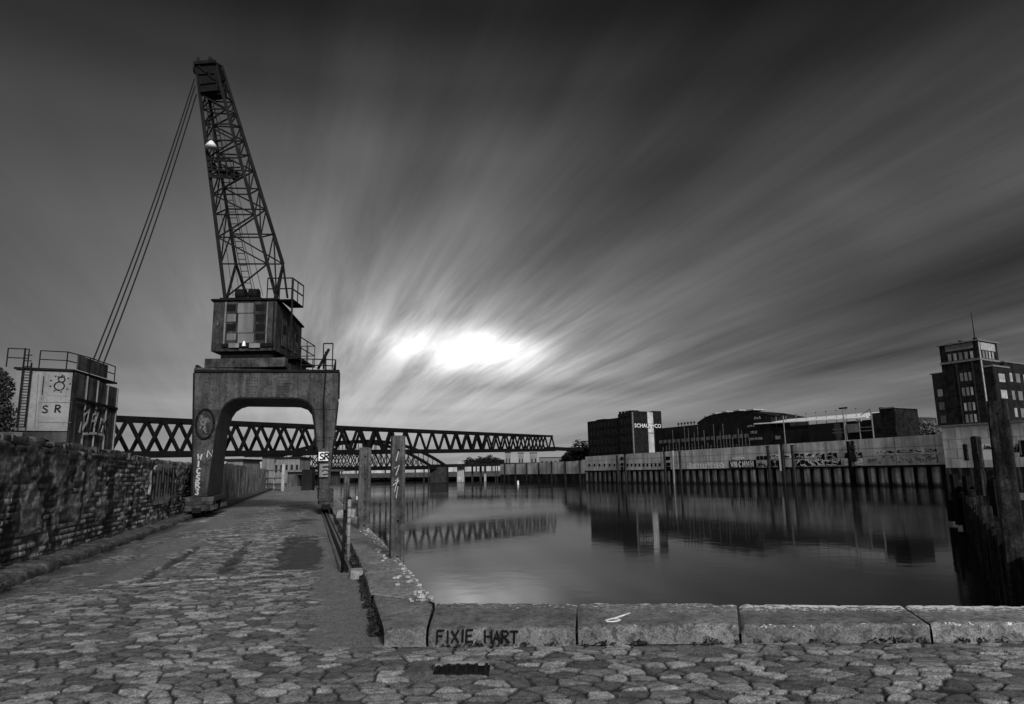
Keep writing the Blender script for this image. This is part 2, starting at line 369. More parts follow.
# cobbled quay road ------------------------------------------------------------
def cobble_road():
    th = np.radians(np.linspace(-50, 45, 860)); rows = [2.6]
    while rows[-1] < 118: rows.append(rows[-1] * 1.0034 + .003)
    rows = np.array(rows); nv, nu = len(rows), len(th)
    Y = np.repeat(rows, nu); X = Y * np.tile(np.tan(th), nv)
    s_ = X * RD[0] + Y * RD[1]; t_ = X * RN[0] + Y * RN[1]
    # stones laid in rough courses; the courses turn between the lane and the quay head
    k = ss(Y - .9 * X, 6.3, 9.5)
    wx = X + .35 * (fbm(X * .5, Y * .5, 5) - .5); wy = Y + .35 * (fbm(X * .5, Y * .5, 9) - .5)
    ax = wx / .215; ay = wy / .15
    i0, j0 = np.floor(ax), np.floor(ay)
    d1 = np.full(len(X), 9.); d2 = d1.copy(); id1 = np.zeros(len(X)); cxx = d1.copy(); cyy = d1.copy()
    for a in (-1, 0, 1):
        for b in (-1, 0, 1):
            ii, jj = i0 + a, j0 + b
            px_ = ii + .5 + .5 * (np.mod(jj, 2) - .5) + (h2(ii, jj, 1) - .5) * .95; py_ = jj + .5 + (h2(ii, jj, 2) - .5) * .80
            d = np.hypot(ax - px_, ay - py_); n_ = d < d1
            d2 = np.where(n_, d1, np.minimum(d2, d)); id1 = np.where(n_, h2(ii, jj, 3), id1); cxx = np.where(n_, ax - px_, cxx); cyy = np.where(n_, ay - py_, cyy); d1 = np.where(n_, d, d1)
    edge = d2 - d1 + .13 * (fbm(X * 22, Y * 22, 21) - .5)
    stone = ss(edge, .075, .13)
    dirt = fbm(X * .55 + 3, Y * .38, 31)                        # sand lying over the setts
    lane = np.exp(-((t_ + 2.9 + .2 * np.sin(s_ * .2)) / .45) ** 2) + np.exp(-((t_ + .75) / .33) ** 2) * .8
    nearkerb = np.exp(-((t_ - .45) / .55) ** 2) * np.clip(.3 + 1.6 * fbm(X * 1.3, Y * 1.3, 47), 0, 1.3) * ss(Y, 6.2, 7.4)
    dirt = ss(dirt + .20 * lane * ss(s_, 8, 14) + .38 * nearkerb + .10 * ss(s_, 14, 30) + .14 * ss(s_, 10, 19) - .08, .55, .68)
    dirt = np.maximum(dirt, ss(fbm(X * 1.7, Y * 1.7, 41) + .15 * (fbm(X * 9, Y * 9, 43) - .5), .60, .72) * .75)
    grit = fbm(X * 30, Y * 30, 55)
    zz = stone * (.017 + .010 * (id1 - .5) + .018 * (h2(id1 * 91, id1 * 37) - .5) * cyy + .016 * cxx * (h2(id1 * 51, id1 * 17) - .5))  + .007 * (fbm(X * 14, Y * 14, 61) - .5) * stone
    fill = .013 + .010 * (fbm(X * 3, Y * 3, 71) - .5) + .006 * (grit - .5)
    zz = zz * (1 - dirt) + np.maximum(zz * .75, fill) * dirt
    zz = zz + .05 * (fbm(X * .35, Y * .35, 81) - .5) - .025
    tone = np.clip(id1 * .92 + .55 * (np.abs(s_ - 12.6 - .1 * t_) < .13) * (t_ > -2.6) + .5 * (np.abs(s_ - 21.2) < .16) * (t_ > -3.4) + .4 * (np.abs(s_ - 28.) < .2), 0, 1.25)
    rut = ss(fbm(s_ * .22, t_ * 1.5, 91), .55, .7)
    damp = np.exp(-(((s_ - 16.2) / 4.2) ** 2) ** 2) * np.exp(-(((t_ + .1) / .5) ** 2) ** 2) + .9 * np.exp(-(((s_ - 15.8) / 3.4) ** 2) ** 2) * np.exp(-((t_ + 1.35) / .16) ** 2) \
        + np.exp(-(((s_ - 15) / 3.2) ** 2) ** 2) * np.exp(-((t_ + 2.75 - .02 * s_) / .13) ** 2) + np.exp(-(((s_ - 38) / 5) ** 2)) * np.exp(-((t_ + .6) / .8) ** 2) + .8 * np.exp(-(((s_ - 27) / 2.2) ** 2)) * np.exp(-((t_ + .1) / .6) ** 2)
    damp = ss(damp * 1.1 + 1.3 * (fbm(X * 2.6, Y * 2.6, 95, 5) - .55) * ss(damp, .02, .3), .35, .62) + .35 * rut * ss(s_, 9, 14)
    damp = np.maximum(damp, ss(t_, -3.7, -4.35) * ss(fbm(X * 1.4, Y * 1.4, 97) + .12, .3, .6))
    zz = zz - .03 * np.clip(damp, 0, 1)
    vs = np.stack([X, Y, zz], 1)
    keep = (t_ > -4.75) & (((t_ < 1.12) & (Y < 120)) | (Y < 7.0 - .03 * X))
    keep &= ~((t_ > .35) & (Y > 7.3) & (t_ > 1.12))
    mt, nt, b = nodes_of('cobbled_setts')
    def A(n): a_ = nt.nodes.new('ShaderNodeAttribute'); a_.attribute_name = n; return a_.outputs['Fac']
    tcc = nt.nodes.new('ShaderNodeTexCoord'); ob = tcc.outputs['Object']
    n1 = noise(nt, ob, 60, 5, .7); n2 = noise(nt, ob, 9, 5, .7); n3 = noise(nt, ob, 240, 2, .6)
    st = mth(nt, 'ADD', .075, mth(nt, 'MULTIPLY', mth(nt, 'POWER', A('tone'), 1.5), .32))
    st = mth(nt, 'MULTIPLY', st, sstep(nt, n1, .32, .68, .35, 1.6)); st = mth(nt, 'MULTIPLY', st, sstep(nt, n2, .3, .7, .55, 1.4)); st = mth(nt, 'MULTIPLY', st, sstep(nt, n3, .34, .66, .45, 1.6))
    gap = mth(nt, 'MULTIPLY', sstep(nt, n1, .3, .7, .3, 1.7), .009)
    mx = mth(nt, 'ADD', mth(nt, 'MULTIPLY', st, A('stone')), mth(nt, 'MULTIPLY', gap, mth(nt, 'SUBTRACT', 1., A('stone'))))
    sand = mth(nt, 'MULTIPLY', sstep(nt, n1, .36, .64, .15, 1.85), mth(nt, 'MULTIPLY', sstep(nt, n3, .35, .65, .4, 1.6), .125))
    k_ = mth(nt, 'MULTIPLY', A('dirt'), sstep(nt, n2, .35, .6, .65, 1.))
    c = mth(nt, 'ADD', mth(nt, 'MULTIPLY', mx, mth(nt, 'SUBTRACT', 1., k_)), mth(nt, 'MULTIPLY', sand, k_))
    c = mth(nt, 'MULTIPLY', c, mth(nt, 'SUBTRACT', 1., mth(nt, 'MULTIPLY', A('damp'), .72)))
    nt.links.new(grey(nt, c), b.inputs['Base Color'])
    nt.links.new(mth(nt, 'SUBTRACT', .82, mth(nt, 'MULTIPLY', A('stone'), sstep(nt, n2, .3, .7, .0, .28))), b.inputs['Roughness'])
    bp = nd(nt, 'ShaderNodeBump', Strength=.9, Distance=.014); nt.links.new(mth(nt, 'ADD', n1, mth(nt, 'MULTIPLY', n3, .5)), bp.inputs['Height']); nt.links.new(bp.outputs[0], b.inputs['Normal'])
    return grid_mesh('road', vs, nu, nv, mt, keep, {'tone': tone, 'stone': stone * (1 - .0 * dirt), 'dirt': dirt, 'damp': np.clip(damp, 0, 1)}, kind='structure')
cobble_road()

# ------------------------------------------------------------------ stone coping of the quay
def stone_mat():
    mt, nt, b = nodes_of('granite_coping')
    tcc = nt.nodes.new('ShaderNodeTexCoord'); ob = tcc.outputs['Object']
    at_ = nt.nodes.new('ShaderNodeAttribute'); at_.attribute_name = 'peel'
    at2 = nt.nodes.new('ShaderNodeAttribute'); at2.attribute_name = 'tone'
    n1 = noise(nt, ob, 55, 6, .75); n2 = noise(nt, ob, 3.2, 5, .65); n3 = noise(nt, ob, 14, 5, .7); n4 = noise(nt, ob, 5, 4, .6, (1, 1, .2))
    v = mth(nt, 'MULTIPLY', sstep(nt, n2, .3, .7, .6, 1.35), sstep(nt, n1, .32, .68, .4, 1.55))
    v = mth(nt, 'MULTIPLY', v, sstep(nt, n3, .50, .62, 1., .4)); v = mth(nt, 'MULTIPLY', v, sstep(nt, n4, .52, .7, 1., .6))
    v = mth(nt, 'MULTIPLY', mth(nt, 'MULTIPLY', v, at2.outputs['Fac']), .155)
    k = sstep(nt, mth(nt, 'ADD', at_.outputs['Fac'], mth(nt, 'MULTIPLY', mth(nt, 'SUBTRACT', noise(nt, ob, 17, 6, .8), .5), 3.4)), .66, .78)
    v = mth(nt, 'ADD', mth(nt, 'MULTIPLY', v, mth(nt, 'SUBTRACT', 1., k)), mth(nt, 'MULTIPLY', k, .7))
    nt.links.new(grey(nt, v), b.inputs['Base Color']); b.inputs['Roughness'].default_value = .8
    bp = nd(nt, 'ShaderNodeBump', Strength=.7, Distance=.012); nt.links.new(mth(nt, 'ADD', n1, n3), bp.inputs['Height']); nt.links.new(bp.outputs[0], b.inputs['Normal'])
    return mt
M['stone'] = stone_mat()
ZC = .152
coping = thing('quay_coping', (-.85, 6.9, 0), 'low pale kerb of long stone blocks edging the quay above the water', 'stone kerb')
def coping_stone(a0, a1, b0, b1, seed, paint=.5, h=ZC):
    """a = road side edge (two ends), b = water side edge; 2D points"""
    a0, a1, b0, b1 = [np.array(p[:2], float) for p in (a0, a1, b0, b1)]
    L = np.linalg.norm(a1 - a0); nu = int(max(16, min(90, L / .03)))
    prof = [(0, -.1), (0, .0), (0, .25), (0, .5), (0, .75), (.0, .9), (.012, .97), (.035, 1.0)] + [(.035 + .93 * k / 22, 1.0) for k in range(1, 22)] + [(.965, 1.0), (.988, .97), (1, .9), (1, .5), (1, 0), (1, -1.5)]
    prof = np.array(prof); nv = len(prof); u = np.linspace(0, 1, nu)
    ue = .5 - .5 * np.cos(np.pi * np.clip(u, 0, 1)); u = u * .6 + ue * .4
    g = .012 / L; u = g + u * (1 - 2 * g)
    UU = np.tile(u, nv); vv = np.repeat(prof[:, 0], nu); hh = np.repeat(prof[:, 1], nu) * h
    a = a0[None] * (1 - UU[:, None]) + a1[None] * UU[:, None]; bb = b0[None] * (1 - UU[:, None]) + b1[None] * UU[:, None]
    P = a * (1 - vv[:, None]) + bb * vv[:, None]; x, y = P[:, 0], P[:, 1]
    top = hh > .9 * h
    endc = np.exp(-np.minimum(UU, 1 - UU) * L / .02)
    hh = hh - np.where(hh > 0, endc * .03, 0)
    chip = ss(fbm(x * 9 + hh * 9, y * 9, seed), .5, .72); ed = np.exp(-((vv - .02) / .03) ** 2) + np.exp(-((vv - .98) / .03) ** 2)
    hh = hh + np.where(top, .012 * (fbm(x * 3, y * 3, seed + 3) - .5) + .006 * (fbm(x * 16, y * 16, seed + 5) - .5), 0) - .055 * chip * ed * (hh > .7 * h) + (h2(seed, 2.) - .5) * .014
    nrm = unit(np.append(b0 - a0, 0))[:2]
    off = np.where((vv < .02), .012 * (fbm(x * 6, hh * 12 + 3, seed + 7) - .5) + .02 * chip, 0)
    P = P + nrm[None] * off[:, None]
    vs = np.stack([P[:, 0], P[:, 1], hh], 1)
    edge = np.where(vv > .5, np.exp(-((1 - vv) / .45) ** 1.4) * paint, 0) + np.where((vv < .06) & (hh > .8 * h), .45 * paint, 0)
    # closed ends
    o = grid_mesh('coping_stone', vs, nu, nv, M['stone'], None, {'peel': edge, 'tone': np.full(len(vs), .8 + .45 * h2(seed, 9.))}, parent=coping)
    return o
def fr(X): return np.array([X, 6.84 - .03 * (X + .85)])
def bk(X): return np.array([X, 8.2 - .124 * (X + .85)])
js = [(-.85, -.93), (.57, .70), (2.1, 2.42), (3.86, 4.10), (5.7, 5.85), (7.5, 7.6), (9.3, 9.4), (11.2, 11.3)]
for i in range(len(js) - 1):
    coping_stone(fr(js[i][0]), fr(js[i + 1][0]), bk(js[i][1]), bk(js[i + 1][1]), 10 + i, [.5, .62, .95, 1.0, .9, .9, .9][i])
corner_in = gp(383, 645, 0)[:2]
def inn(s): return W(s, float(np.interp(s, [7, 11.7, 16, 30, 120], [.74, .90, .96, 1.05, 1.3])))[:2]
def out(s): return W(s, float(np.interp(s, [8, 12, 17, 30, 120], [1.46, 1.58, 1.65, 1.77, 2.0])))[:2]
coping_stone(corner_in, fr(-.85), inn(9.0), bk(-.93), 30, .3)          # corner block
o_ = [9.0, 11.2, 13.1, 15.2, 17, 19.1, 21.2, 23.4, 25.6, 28, 30.4, 33, 36, 39, 43, 48, 54, 62, 72, 84, 98]
first = True
for i in range(len(o_) - 1):
    b0 = bk(-.93) if first else out(o_[i]); first = False
    coping_stone(inn(o_[i]), inn(o_[i + 1]), b0, out(o_[i + 1]), 40 + i, .55)
fx = MB(); fo = V([*gp(438, 640, .03)[:2], 0]); fo = np.append(fr(fo[0]), .028) - V([0, .011, 0])
for k_, w_ in ((0, 'FIXIE'), (.455, 'HART')):
    fx = MB(); letters(fx, w_, .105, fo + V([1, -.03, 0]) * k_, V([1, -.03, .015 - .05 * (k_ > 0)]), V([.04, 0, 1]), .017, gap=.78)
    fl = fx.build('lettering', M['paint_black'], coping); fl['label'] = 'black hand painted word ' + w_
sw = MB(); swo = np.append(gp(610, 620, ZC)[:2], ZC + .003)
sw.ribbon([(.24, .28), (.19, .22), (.13, .15), (.08, .09), (.03, .04), (-.02, -.01), (-.05, -.05), (-.04, -.09), (.01, -.10), (.06, -.08), (.09, -.04), (.08, .01), (.04, .03)], .02, swo, (1, 0, 0), (0, 1, 0), .004)
sw.build('paint_mark', M['paint_white'], coping)['label'] = 'white hooked paint mark'
# quay wall faces below the coping
qm = MB()
a = [bk(-.93), *[out(s) for s in (12, 20, 40, 120)]]
for i in range(4):
    p0, p1 = a[i], a[i + 1]; nn = W(0, 1)[:2] * -.6
    qm.prism([(*p0 + W(0, -.05)[:2], -.26), (*p1 + W(0, -.05)[:2], -.26), (*p1 + nn, -.26), (*p0 + nn, -.26)], (0, 0, -3.2))
qm.prism([(*bk(-.93) + [0, -.05], -.262), (*bk(14.) + [0, -.05], -.262), (14., 6.9, -.262), (-.6, 7.1, -.262)], (0, 0, -3.2))
tag(qm.build('quay_wall', M['concrete_dark']), kind='structure')

# ------------------------------------------------------------------ crane rail, drain, posts
rl = thing('crane_rail', W(12, .75), 'worn crane rail in its dark groove running beside the kerb stones', 'rail')
r0, r1 = 12.2, 36.
mb = MB(); mb.bar(W(r0, .74, .02), W(r1, .80, .02), .055, .05); mb.build('rail_head', M['rail'], rl)
mb = MB(); mb.bar(W(r0, .68, .008), W(r1, .74, .008), .05, .03); mb.bar(W(r0, .80, .008), W(r1, .86, .008), .05, .03); mb.build('rail_groove', M['iron'], rl)
mb = MB(); mb.bar(W(r0 + .1, .60, .018), W(r1, .66, .018), .06, .04); mb.build('guard_rail', M['rail'], rl)
mb = MB()
def rough_block(mb, c, sx, sy, sz, ang, n=7, amp=.04, seed=1):
    g = np.linspace(-.5, .5, n); vs = []; fs = []; ca, sa = math.cos(ang), math.sin(ang); C = V(c)
    faces = [(0, 1, 2, -.5), (0, 1, 2, .5), (0, 2, 1, -.5), (0, 2, 1, .5), (1, 2, 0, -.5), (1, 2, 0, .5)]
    for a_, b_, c_, val_ in faces:
        k0 = len(vs)
        for i in range(n):
            for j in range(n):
                p = [0, 0, 0]; p[a_] = g[i]; p[b_] = g[j]; p[c_] = val_
                l = np.linalg.norm(p); rr = 1 - .10 * max(0, l - .62) * 2
                q = np.array(p) * rr * [sx, sy, sz]
                nn = np.array([vn(q[1] * 5 + seed, q[2] * 5), vn(q[0] * 5 + seed, q[2] * 5 + 7), vn(q[0] * 5, q[1] * 5 + seed)]) - .5
                q = q + nn * amp * 2
                vs.append(C + [q[0] * ca - q[1] * sa, q[0] * sa + q[1] * ca, q[2] + sz / 2])
        for i in range(n - 1):
            for j in range(n - 1): fs.append((k0 + i * n + j, k0 + i * n + j + 1, k0 + (i + 1) * n + j + 1, k0 + (i + 1) * n + j))
    return mb.add(vs, fs)
RA = math.atan2(RN[1], RN[0])
rough_block(mb, gp(356, 577, 0) - V([0, 0, .03]), .24, .30, .16, RA, seed=3)
tag(mb.build('rail_stop', M['block'], smooth=True), 'small broken stone lump at the near end of the crane rail', 'stone')
mb = MB(); rough_block(mb, gp(343, 522, .0) + V([.0, .3, 0]), .62, .5, .42, RA, seed=8, amp=.03)
tag(mb.build('concrete_block', M['block'], smooth=True), 'rough concrete block behind the pale banded marker post', 'concrete block')
# marker post with bands
P0 = gp(348, 562, 0); mp = thing('marker_post', P0, 'slim pale marker post with dark bands, standing beside the rail end', 'post')
mb = MB(); mb.tube([P0, P0 + V([0, 0, 1.15])], .035, 10); mb.build('post_shaft', M['block'], mp, smooth=True)
mb = MB()
for k, z in enumerate((.1, .31, .45, .68, .8, .98)):
    mb = MB(); mb.tube([P0 + V([0, 0, z]), P0 + V([0, 0, z + .03 + .02 * (k % 2)])], .0365, 10); mb.build('dark_band', M['trim_dark'], mp, smooth=True)
mb = MB(); mb.tube([P0 + V([0, 0, 1.15]), P0 + V([0, 0, 1.2])], .042, 10, .02); mb.build('cap', M['iron'], mp, smooth=True)
P0 = gp(342, 572, 0); mb = MB(); mb.tube([P0 - V([0, 0, .1]), P0 + V([.02, .02, .98])], .026, 8); mb.tube([P0 + V([.02, .02, .98]), P0 + V([.02, .02, 1.02])], .034, 8)
tag(mb.build('iron_post', M['iron'], smooth=True), 'thin dark iron post just left of the banded marker post', 'post')

def timber(P, w, d, z0, z1, ang, mat, name, label, group, lean=(0, 0), seed=1, bolts=True):
    root = thing(name, (P[0], P[1], z0), label, 'mooring pile', group)
    nz = 26; ring = []
    base = [(-.5, -.42), (-.42, -.5), (-.15, -.5), (.15, -.49), (.42, -.5), (.5, -.42), (.5, 0), (.5, .42), (.42, .5), (.0, .5), (-.42, .5), (-.5, .42), (-.5, 0)]
    n = len(base); vs = []; fs = []; ca, sa = math.cos(ang), math.sin(ang)
    for k in range(nz + 1):
        f = k / nz; z = z0 + (z1 - z0) * f
        for i, (a, b) in enumerate(base):
            j = 1 + .10 * (vn(np.float64(i * 1.7 + seed), np.float64(f * 9)) - .5) - (.06 if k == nz else 0)
            x, y = a * w * j, b * d * j
            zz = z + (.05 * (vn(np.float64(i * .9), np.float64(seed)) - .5) if k == nz else 0)
            vs.append((P[0] + x * ca - y * sa + lean[0] * f, P[1] + x * sa + y * ca + lean[1] * f, zz))
    for k in range(nz):
        for i in range(n): fs.append((k * n + i, k * n + (i + 1) % n, (k + 1) * n + (i + 1) % n, (k + 1) * n + i))
    fs.append(tuple(range(nz * n, nz * n + n)))
    mb = MB().add(vs, fs); mb.build('timber', mat, root)
    if bolts:
        ux = V([ca, sa, 0]); uy = V([-sa, ca, 0])
        for k in range(4):
            c = V([P[0], P[1], z1 - .25 - k * .62]) + V([*lean, 0]) - uy * d * .5
            MB().tube([c + uy * .02, c - uy * .02], .022, 8).build('bolt', M['iron'], root)
    return root
g_p = 'timber mooring piles along the left quay'
Pm = at(396.5, 560, 12.5); timber(Pm, .245, .25, -4, at(396.5, 436.5, 12.5)[2], RA, M['wood'], 'mooring_pile', 'taller square timber pile with white scrawl, nearer of the two big ones by the kerb', g_p, seed=2)
root = bpy.data.objects['mooring_pile']
mb = MB(); c0 = at(396, 492, 12.5) - V([0, .16, 0])
for st in ([(0, 0), (.06, .25), (.01, .2)], [(-.03, .12), (.07, .2)], [(.02, .3), (.08, .48), (.0, .42)], [(.06, .1), (.03, -.1)], [(.02, .55), (.06, .72)]): mb.ribbon(st, .016, c0, V([*RN, 0]), (0, 0, 1), .01 * random.random())
mb.build('graffiti_scrawl', M['paint_grey'], root)
Pm = at(363.5, 525, 19.2); timber(Pm, .33, .33, -4, at(363.5, 447.5, 19.2)[2], RA, M['wood'], 'mooring_pile', 'square timber pile behind the rag tied post, lower of the two big ones', g_p, seed=5)
Pm = at(346, 515, 21.5); timber(Pm, .17, .17, -.1, at(346, 475.5, 21.5)[2], RA, M['wood'], 'timber_post', 'short thin square timber post rising behind the concrete block', g_p, seed=9)
bpy.data.objects['timber_post']['category'] = 'post'
P0 = gp(358.5, 520, 0); rp = thing('rag_post', P0, 'short black post with a pale rag tied on its top', 'post')
mb = MB(); mb.tube([P0 - V([0, 0, .1]), P0 + V([0, 0, .74])], .05, 9); mb.build('post_shaft', M['iron'], rp)
mb = MB(); rough_block(mb, P0 + V([0, -.01, .72]), .2, .14, .10, .4, n=6, amp=.05, seed=5); mb.build('rag', M['rag'], rp, smooth=True)
# drain grate
c = gp(462, 668, 0); dg = thing('drain_grate', c, 'square iron drain grate with a white rim set in the cobbles', 'drain')
mb = MB(); mb.box(c + V([0, 0, -.057]), .46, .22, .05); mb.build('pit', M['void'], dg)  # solid black slab paints the shade below the bars
mb = MB()
for k in range(6): mb.box(c + V([-.2 + .08 * k, 0, -.004]), .028, .21, .014)
mb.build('bar', M['iron'], dg)
mb = MB(); mb.box(c + V([-.02, .12, .002]), .30, .018, .022); mb.box(c + V([-.2, .085, .002]), .06, .06, .02); mb.box(c + V([.16, .085, .002]), .06, .06, .02); mb.build('rim', M['tank'], dg)

# ------------------------------------------------------------------ brick boundary wall
def rubble_wall():
    s0, s1, tw = 5., 33.6, -4.95
    root = thing('brick_wall', W(20, tw), 'long crumbling brick wall streaked with black along the left of the lane', 'wall')
    S = np.arange(s0, s1, .035); Z = np.concatenate([np.arange(-.1, 2.52, .03), ]); nu, nv = len(S), len(Z)
    s = np.tile(S, nv); z = np.repeat(Z, nu)
    ztop = 2.40 - .21 * ss(s, 12, 30)
    wz = z + .05 * (fbm(s * .5, z * .8, 3) - .5) + .012 * (vn(s * 3, z * 3, 8) - .5)
    bh = .118; row = np.floor(wz / bh); blen = .30 + .10 * h2(row, 1., 5)
    uu = s / blen + .5 * np.mod(row, 2) + .12 * vn(s * 1.3, row * 3.1, 6); cl = np.floor(uu); fu = np.abs(uu - cl - .5); fv = np.abs(wz / bh - row - .5)
    idr = h2(cl, row, 2)
    ed = np.minimum((.5 - fu) * blen, (.5 - fv) * bh) + .012 * (fbm(s * 18, z * 18, 4) - .5)
    face = ss(ed, .003, .018)
    render = ss(fbm(s * .6 + 2, z * 1.1, 12) + .12 * ss(z, 1.3, 2.1) + .12 * (fbm(s * 6, z * 6, 13) - .5), .53, .58)     # patches of old render
    face2 = face * (1 - render) + render
    lost = (idr > .94) * (1 - render)
    dep = face2 * (.034 + .04 * (idr - .5)) + .03 * render + .018 * (fbm(s * 9, z * 9, 14) - .5) + .05 * (fbm(s * 1.3, z * 1.3, 15) - .5) - .07 * lost * face
    topr = ss(z, ztop - .16, ztop) ; dep = dep - .10 * topr * fbm(s * 4, z * 3, 18) - .08 * topr
    zz = z + topr * .09 * (h2(np.floor(s / .3), 3., 2) - .5) + topr * .06 * (fbm(s * 7, z * 0 + 3, 19) - .5)
    zz = np.where(z > ztop, ztop + (zz - z), zz)
    P = np.stack([s * RD[0] + (tw + dep) * RN[0], s * RD[1] + (tw + dep) * RN[1], zz], 1)
    drip = fbm(s * 2.6 + 2.4 * (fbm(s * .6, z * .35, 30) - .5) - z * .25, z * .18, 22, 3)
    stain = ss(drip + .30 * (fbm(s * 7, z * 1.6, 24) - .5), .505, .56) * ss(fbm(s * 1.1, z * .55, 25) + .16, .42, .54)
    stain = np.maximum(stain, ss(z, 1.75, 2.15) * ss(fbm(s * 1.2, z * 2, 26) + .06, .42, .6) * .9)
    stain = np.maximum(stain, ss(fbm(s * .9, z * .9, 27) + .2 * (fbm(s * 5, z * 5, 28) - .5), .56, .62) * .85)
    stain = np.maximum(stain, ss(s, 31.6, 32.8) * .95)
    mt, nt, b = nodes_of('old_brickwork')
    def A(n): a_ = nt.nodes.new('ShaderNodeAttribute'); a_.attribute_name = n; return a_.outputs['Fac']
    tcc = nt.nodes.new('ShaderNodeTexCoord'); ob = tcc.outputs['Object']
    n1 = noise(nt, ob, 40, 5, .7); n2 = noise(nt, ob, 6, 5, .7)
    v = mth(nt, 'ADD', .05, mth(nt, 'MULTIPLY', mth(nt, 'POWER', A('tone'), 1.5), .36)); v = mth(nt, 'MULTIPLY', v, A('face'))
    v = mth(nt, 'ADD', v, mth(nt, 'MULTIPLY', mth(nt, 'SUBTRACT', 1., A('face')), .014))
    v = mth(nt, 'ADD', mth(nt, 'MULTIPLY', v, mth(nt, 'SUBTRACT', 1., A('plaster'))), mth(nt, 'MULTIPLY', A('plaster'), .17))
    v = mth(nt, 'MULTIPLY', v, mth(nt, 'MULTIPLY', sstep(nt, n1, .32, .68, .35, 1.6), sstep(nt, n2, .32, .68, .4, 1.5)))
    v = mth(nt, 'MULTIPLY', v, mth(nt, 'SUBTRACT', 1., mth(nt, 'MULTIPLY', A('stain'), .93)))
    nt.links.new(grey(nt, v), b.inputs['Base Color']); b.inputs['Roughness'].default_value = .85
    bp = nd(nt, 'ShaderNodeBump', Strength=.6, Distance=.012); nt.links.new(n1, bp.inputs['Height']); nt.links.new(bp.outputs[0], b.inputs['Normal'])
    grid_mesh('wall_face', P, nu, nv, mt, None, {'tone': idr, 'face': face, 'plaster': render, 'stain': stain}, parent=root)
    mb = MB(); mb.prism([W(s0, tw - .10, -.1), W(s1 - .02, tw - .10, -.1), W(s1 - .02, tw - .5, -.1), W(s0, tw - .5, -.1)], (0, 0, 2.2)); mb.build('wall_core', M['concrete_dark'], root)
    mb = MB(); random.seed(3); s = s0
    while s < s1 - .3:
        l = random.uniform(.14, .5)
        rough_block(mb, W(s + l / 2, tw - .22 + random.uniform(-.03, .03), 2.25 - .20 * float(ss(np.float64(s), 12, 30))), l * .97, .46, random.uniform(.07, .2), math.atan2(RD[1], RD[0]) + random.uniform(-.12, .12), n=5, amp=.045, seed=s)
        s += l
    mb.build('cap_stone', M['concrete_dark'], root, smooth=True)
    # pale framed graffiti panel near the far end
    def on(x, y):
        d = ray(x, y); k = (tw + .07) / (d[0] * RN[0] + d[1] * RN[1]); return OO + d * k
    o = on(148, 508); ux = W(1, 0) ; L = np.linalg.norm((on(172, 500) - o)[:2])
    mb = MB(); pts = []; random.seed(21)
    for k in range(26):
        a = 2 * math.pi * k / 26; rr = 1 + random.uniform(-.09, .07); e = lambda q: math.copysign(abs(q) ** .55, q)
        pts.append((L / 2 + e(math.cos(a)) * (L / 2 + .05) * rr, .74 + e(math.sin(a)) * .66 * rr))
    nz = V([*RN, 0]); mb.prism([o + ux * u_ + V([0, 0, v_]) - nz * .05 for u_, v_ in pts], nz * .085)
    mb.build('graffiti_ground', M['block'], root)
    mb = MB(); o = o + nz * .036
    for k in range(9):
        x = .12 + k * (L - .3) / 8; w_ = random.uniform(.08, .16)
        mb.ribbon([(x, .2 + .3 * random.random()), (x + .05, .7), (x + random.uniform(-.05, .12), 1.1 + .2 * random.random())], w_, o, ux, (0, 0, 1), .002 * k, .010)
        if k % 2 == 0: mb.ribbon([(x + .02, 1.15), (x + .3, .95 + .2 * random.random())], .09, o, ux, (0, 0, 1), .020 + .001 * k, .010)
        if k % 3 == 0: mb.ribbon([(x, .6), (x + .35, .75)], .07, o, ux, (0, 0, 1), .032 + .001 * k, .010)
    mb.build('graffiti_letters', M['paint_black'], root)['label'] = 'black dripping graffiti letters'
rubble_wall()
# raised kerb at the wall foot
def kerb_strip():
    S = np.arange(5., 44, .05); T = np.array([-4.98, -4.9, -4.8, -4.7, -4.6, -4.5, -4.44, -4.42, -4.40, -4.39]); Zp = np.array([.16, .15, .14, .14, .13, .13, .12, .10, .04, -.1])
    nu, nv = len(S), len(T); s = np.tile(S, nv); t = np.repeat(T, nu); z = np.repeat(Zp, nu)
    br = np.abs(np.mod(s, .9) - .45) > .435
    t = t + .10 * (fbm(s * .9, t * 3, 2) - .5) * (t > -4.75); z = z + .06 * (fbm(s * 5, t * 5, 4) - .5) - .05 * br - .05 * ss(fbm(s * .5, t, 6), .5, .65) * (z > 0)
    P = np.stack([s * RD[0] + t * RN[0], s * RD[1] + t * RN[1], z], 1)
    grid_mesh('kerb', P, nu, nv, M['kerb'], kind='structure')
kerb_strip()

# corroded sheet fence beyond the crane
def sheet_fence():
    s0, s1, tw = 41., 94., -4.9
    root = thing('sheet_fence', W(44, tw), 'tall rust streaked sheet fence running on behind the crane leg', 'fence')
    S = np.arange(s0, s1, .07); Z = np.linspace(0, 2.45, 20); nu, nv = len(S), len(Z); s = np.tile(S, nv); z = np.repeat(Z, nu)
    d = .05 * np.sign(np.sin(s * 7.)) + .05 * (fbm(s * .5, z * .5, 3) - .5); zz = z * (1 + .05 * (h2(np.floor(s / 2.1), 1.) - .5))
    P = np.stack([s * RD[0] + (tw + d) * RN[0], s * RD[1] + (tw + d) * RN[1], zz], 1)
    grid_mesh('sheet_panel', P, nu, nv, M['fence'], parent=root, smooth=False)
    for k in range(9):
        mb = MB(); mb.box(W(s0 + .5 + k * 6.5, tw - .16), .14, .14, 2.5, RA); mb.build('fence_post', M['steel_dark'], root)
    mb = MB(); mb.prism([W(s0, tw - .05, 0), W(s1, tw - .05, 0), W(s1, tw + .7, 0), W(s0, tw + .7, 0)], (0, 0, .16)); mb.build('fence_kerb', M['kerb'], root)
sheet_fence()

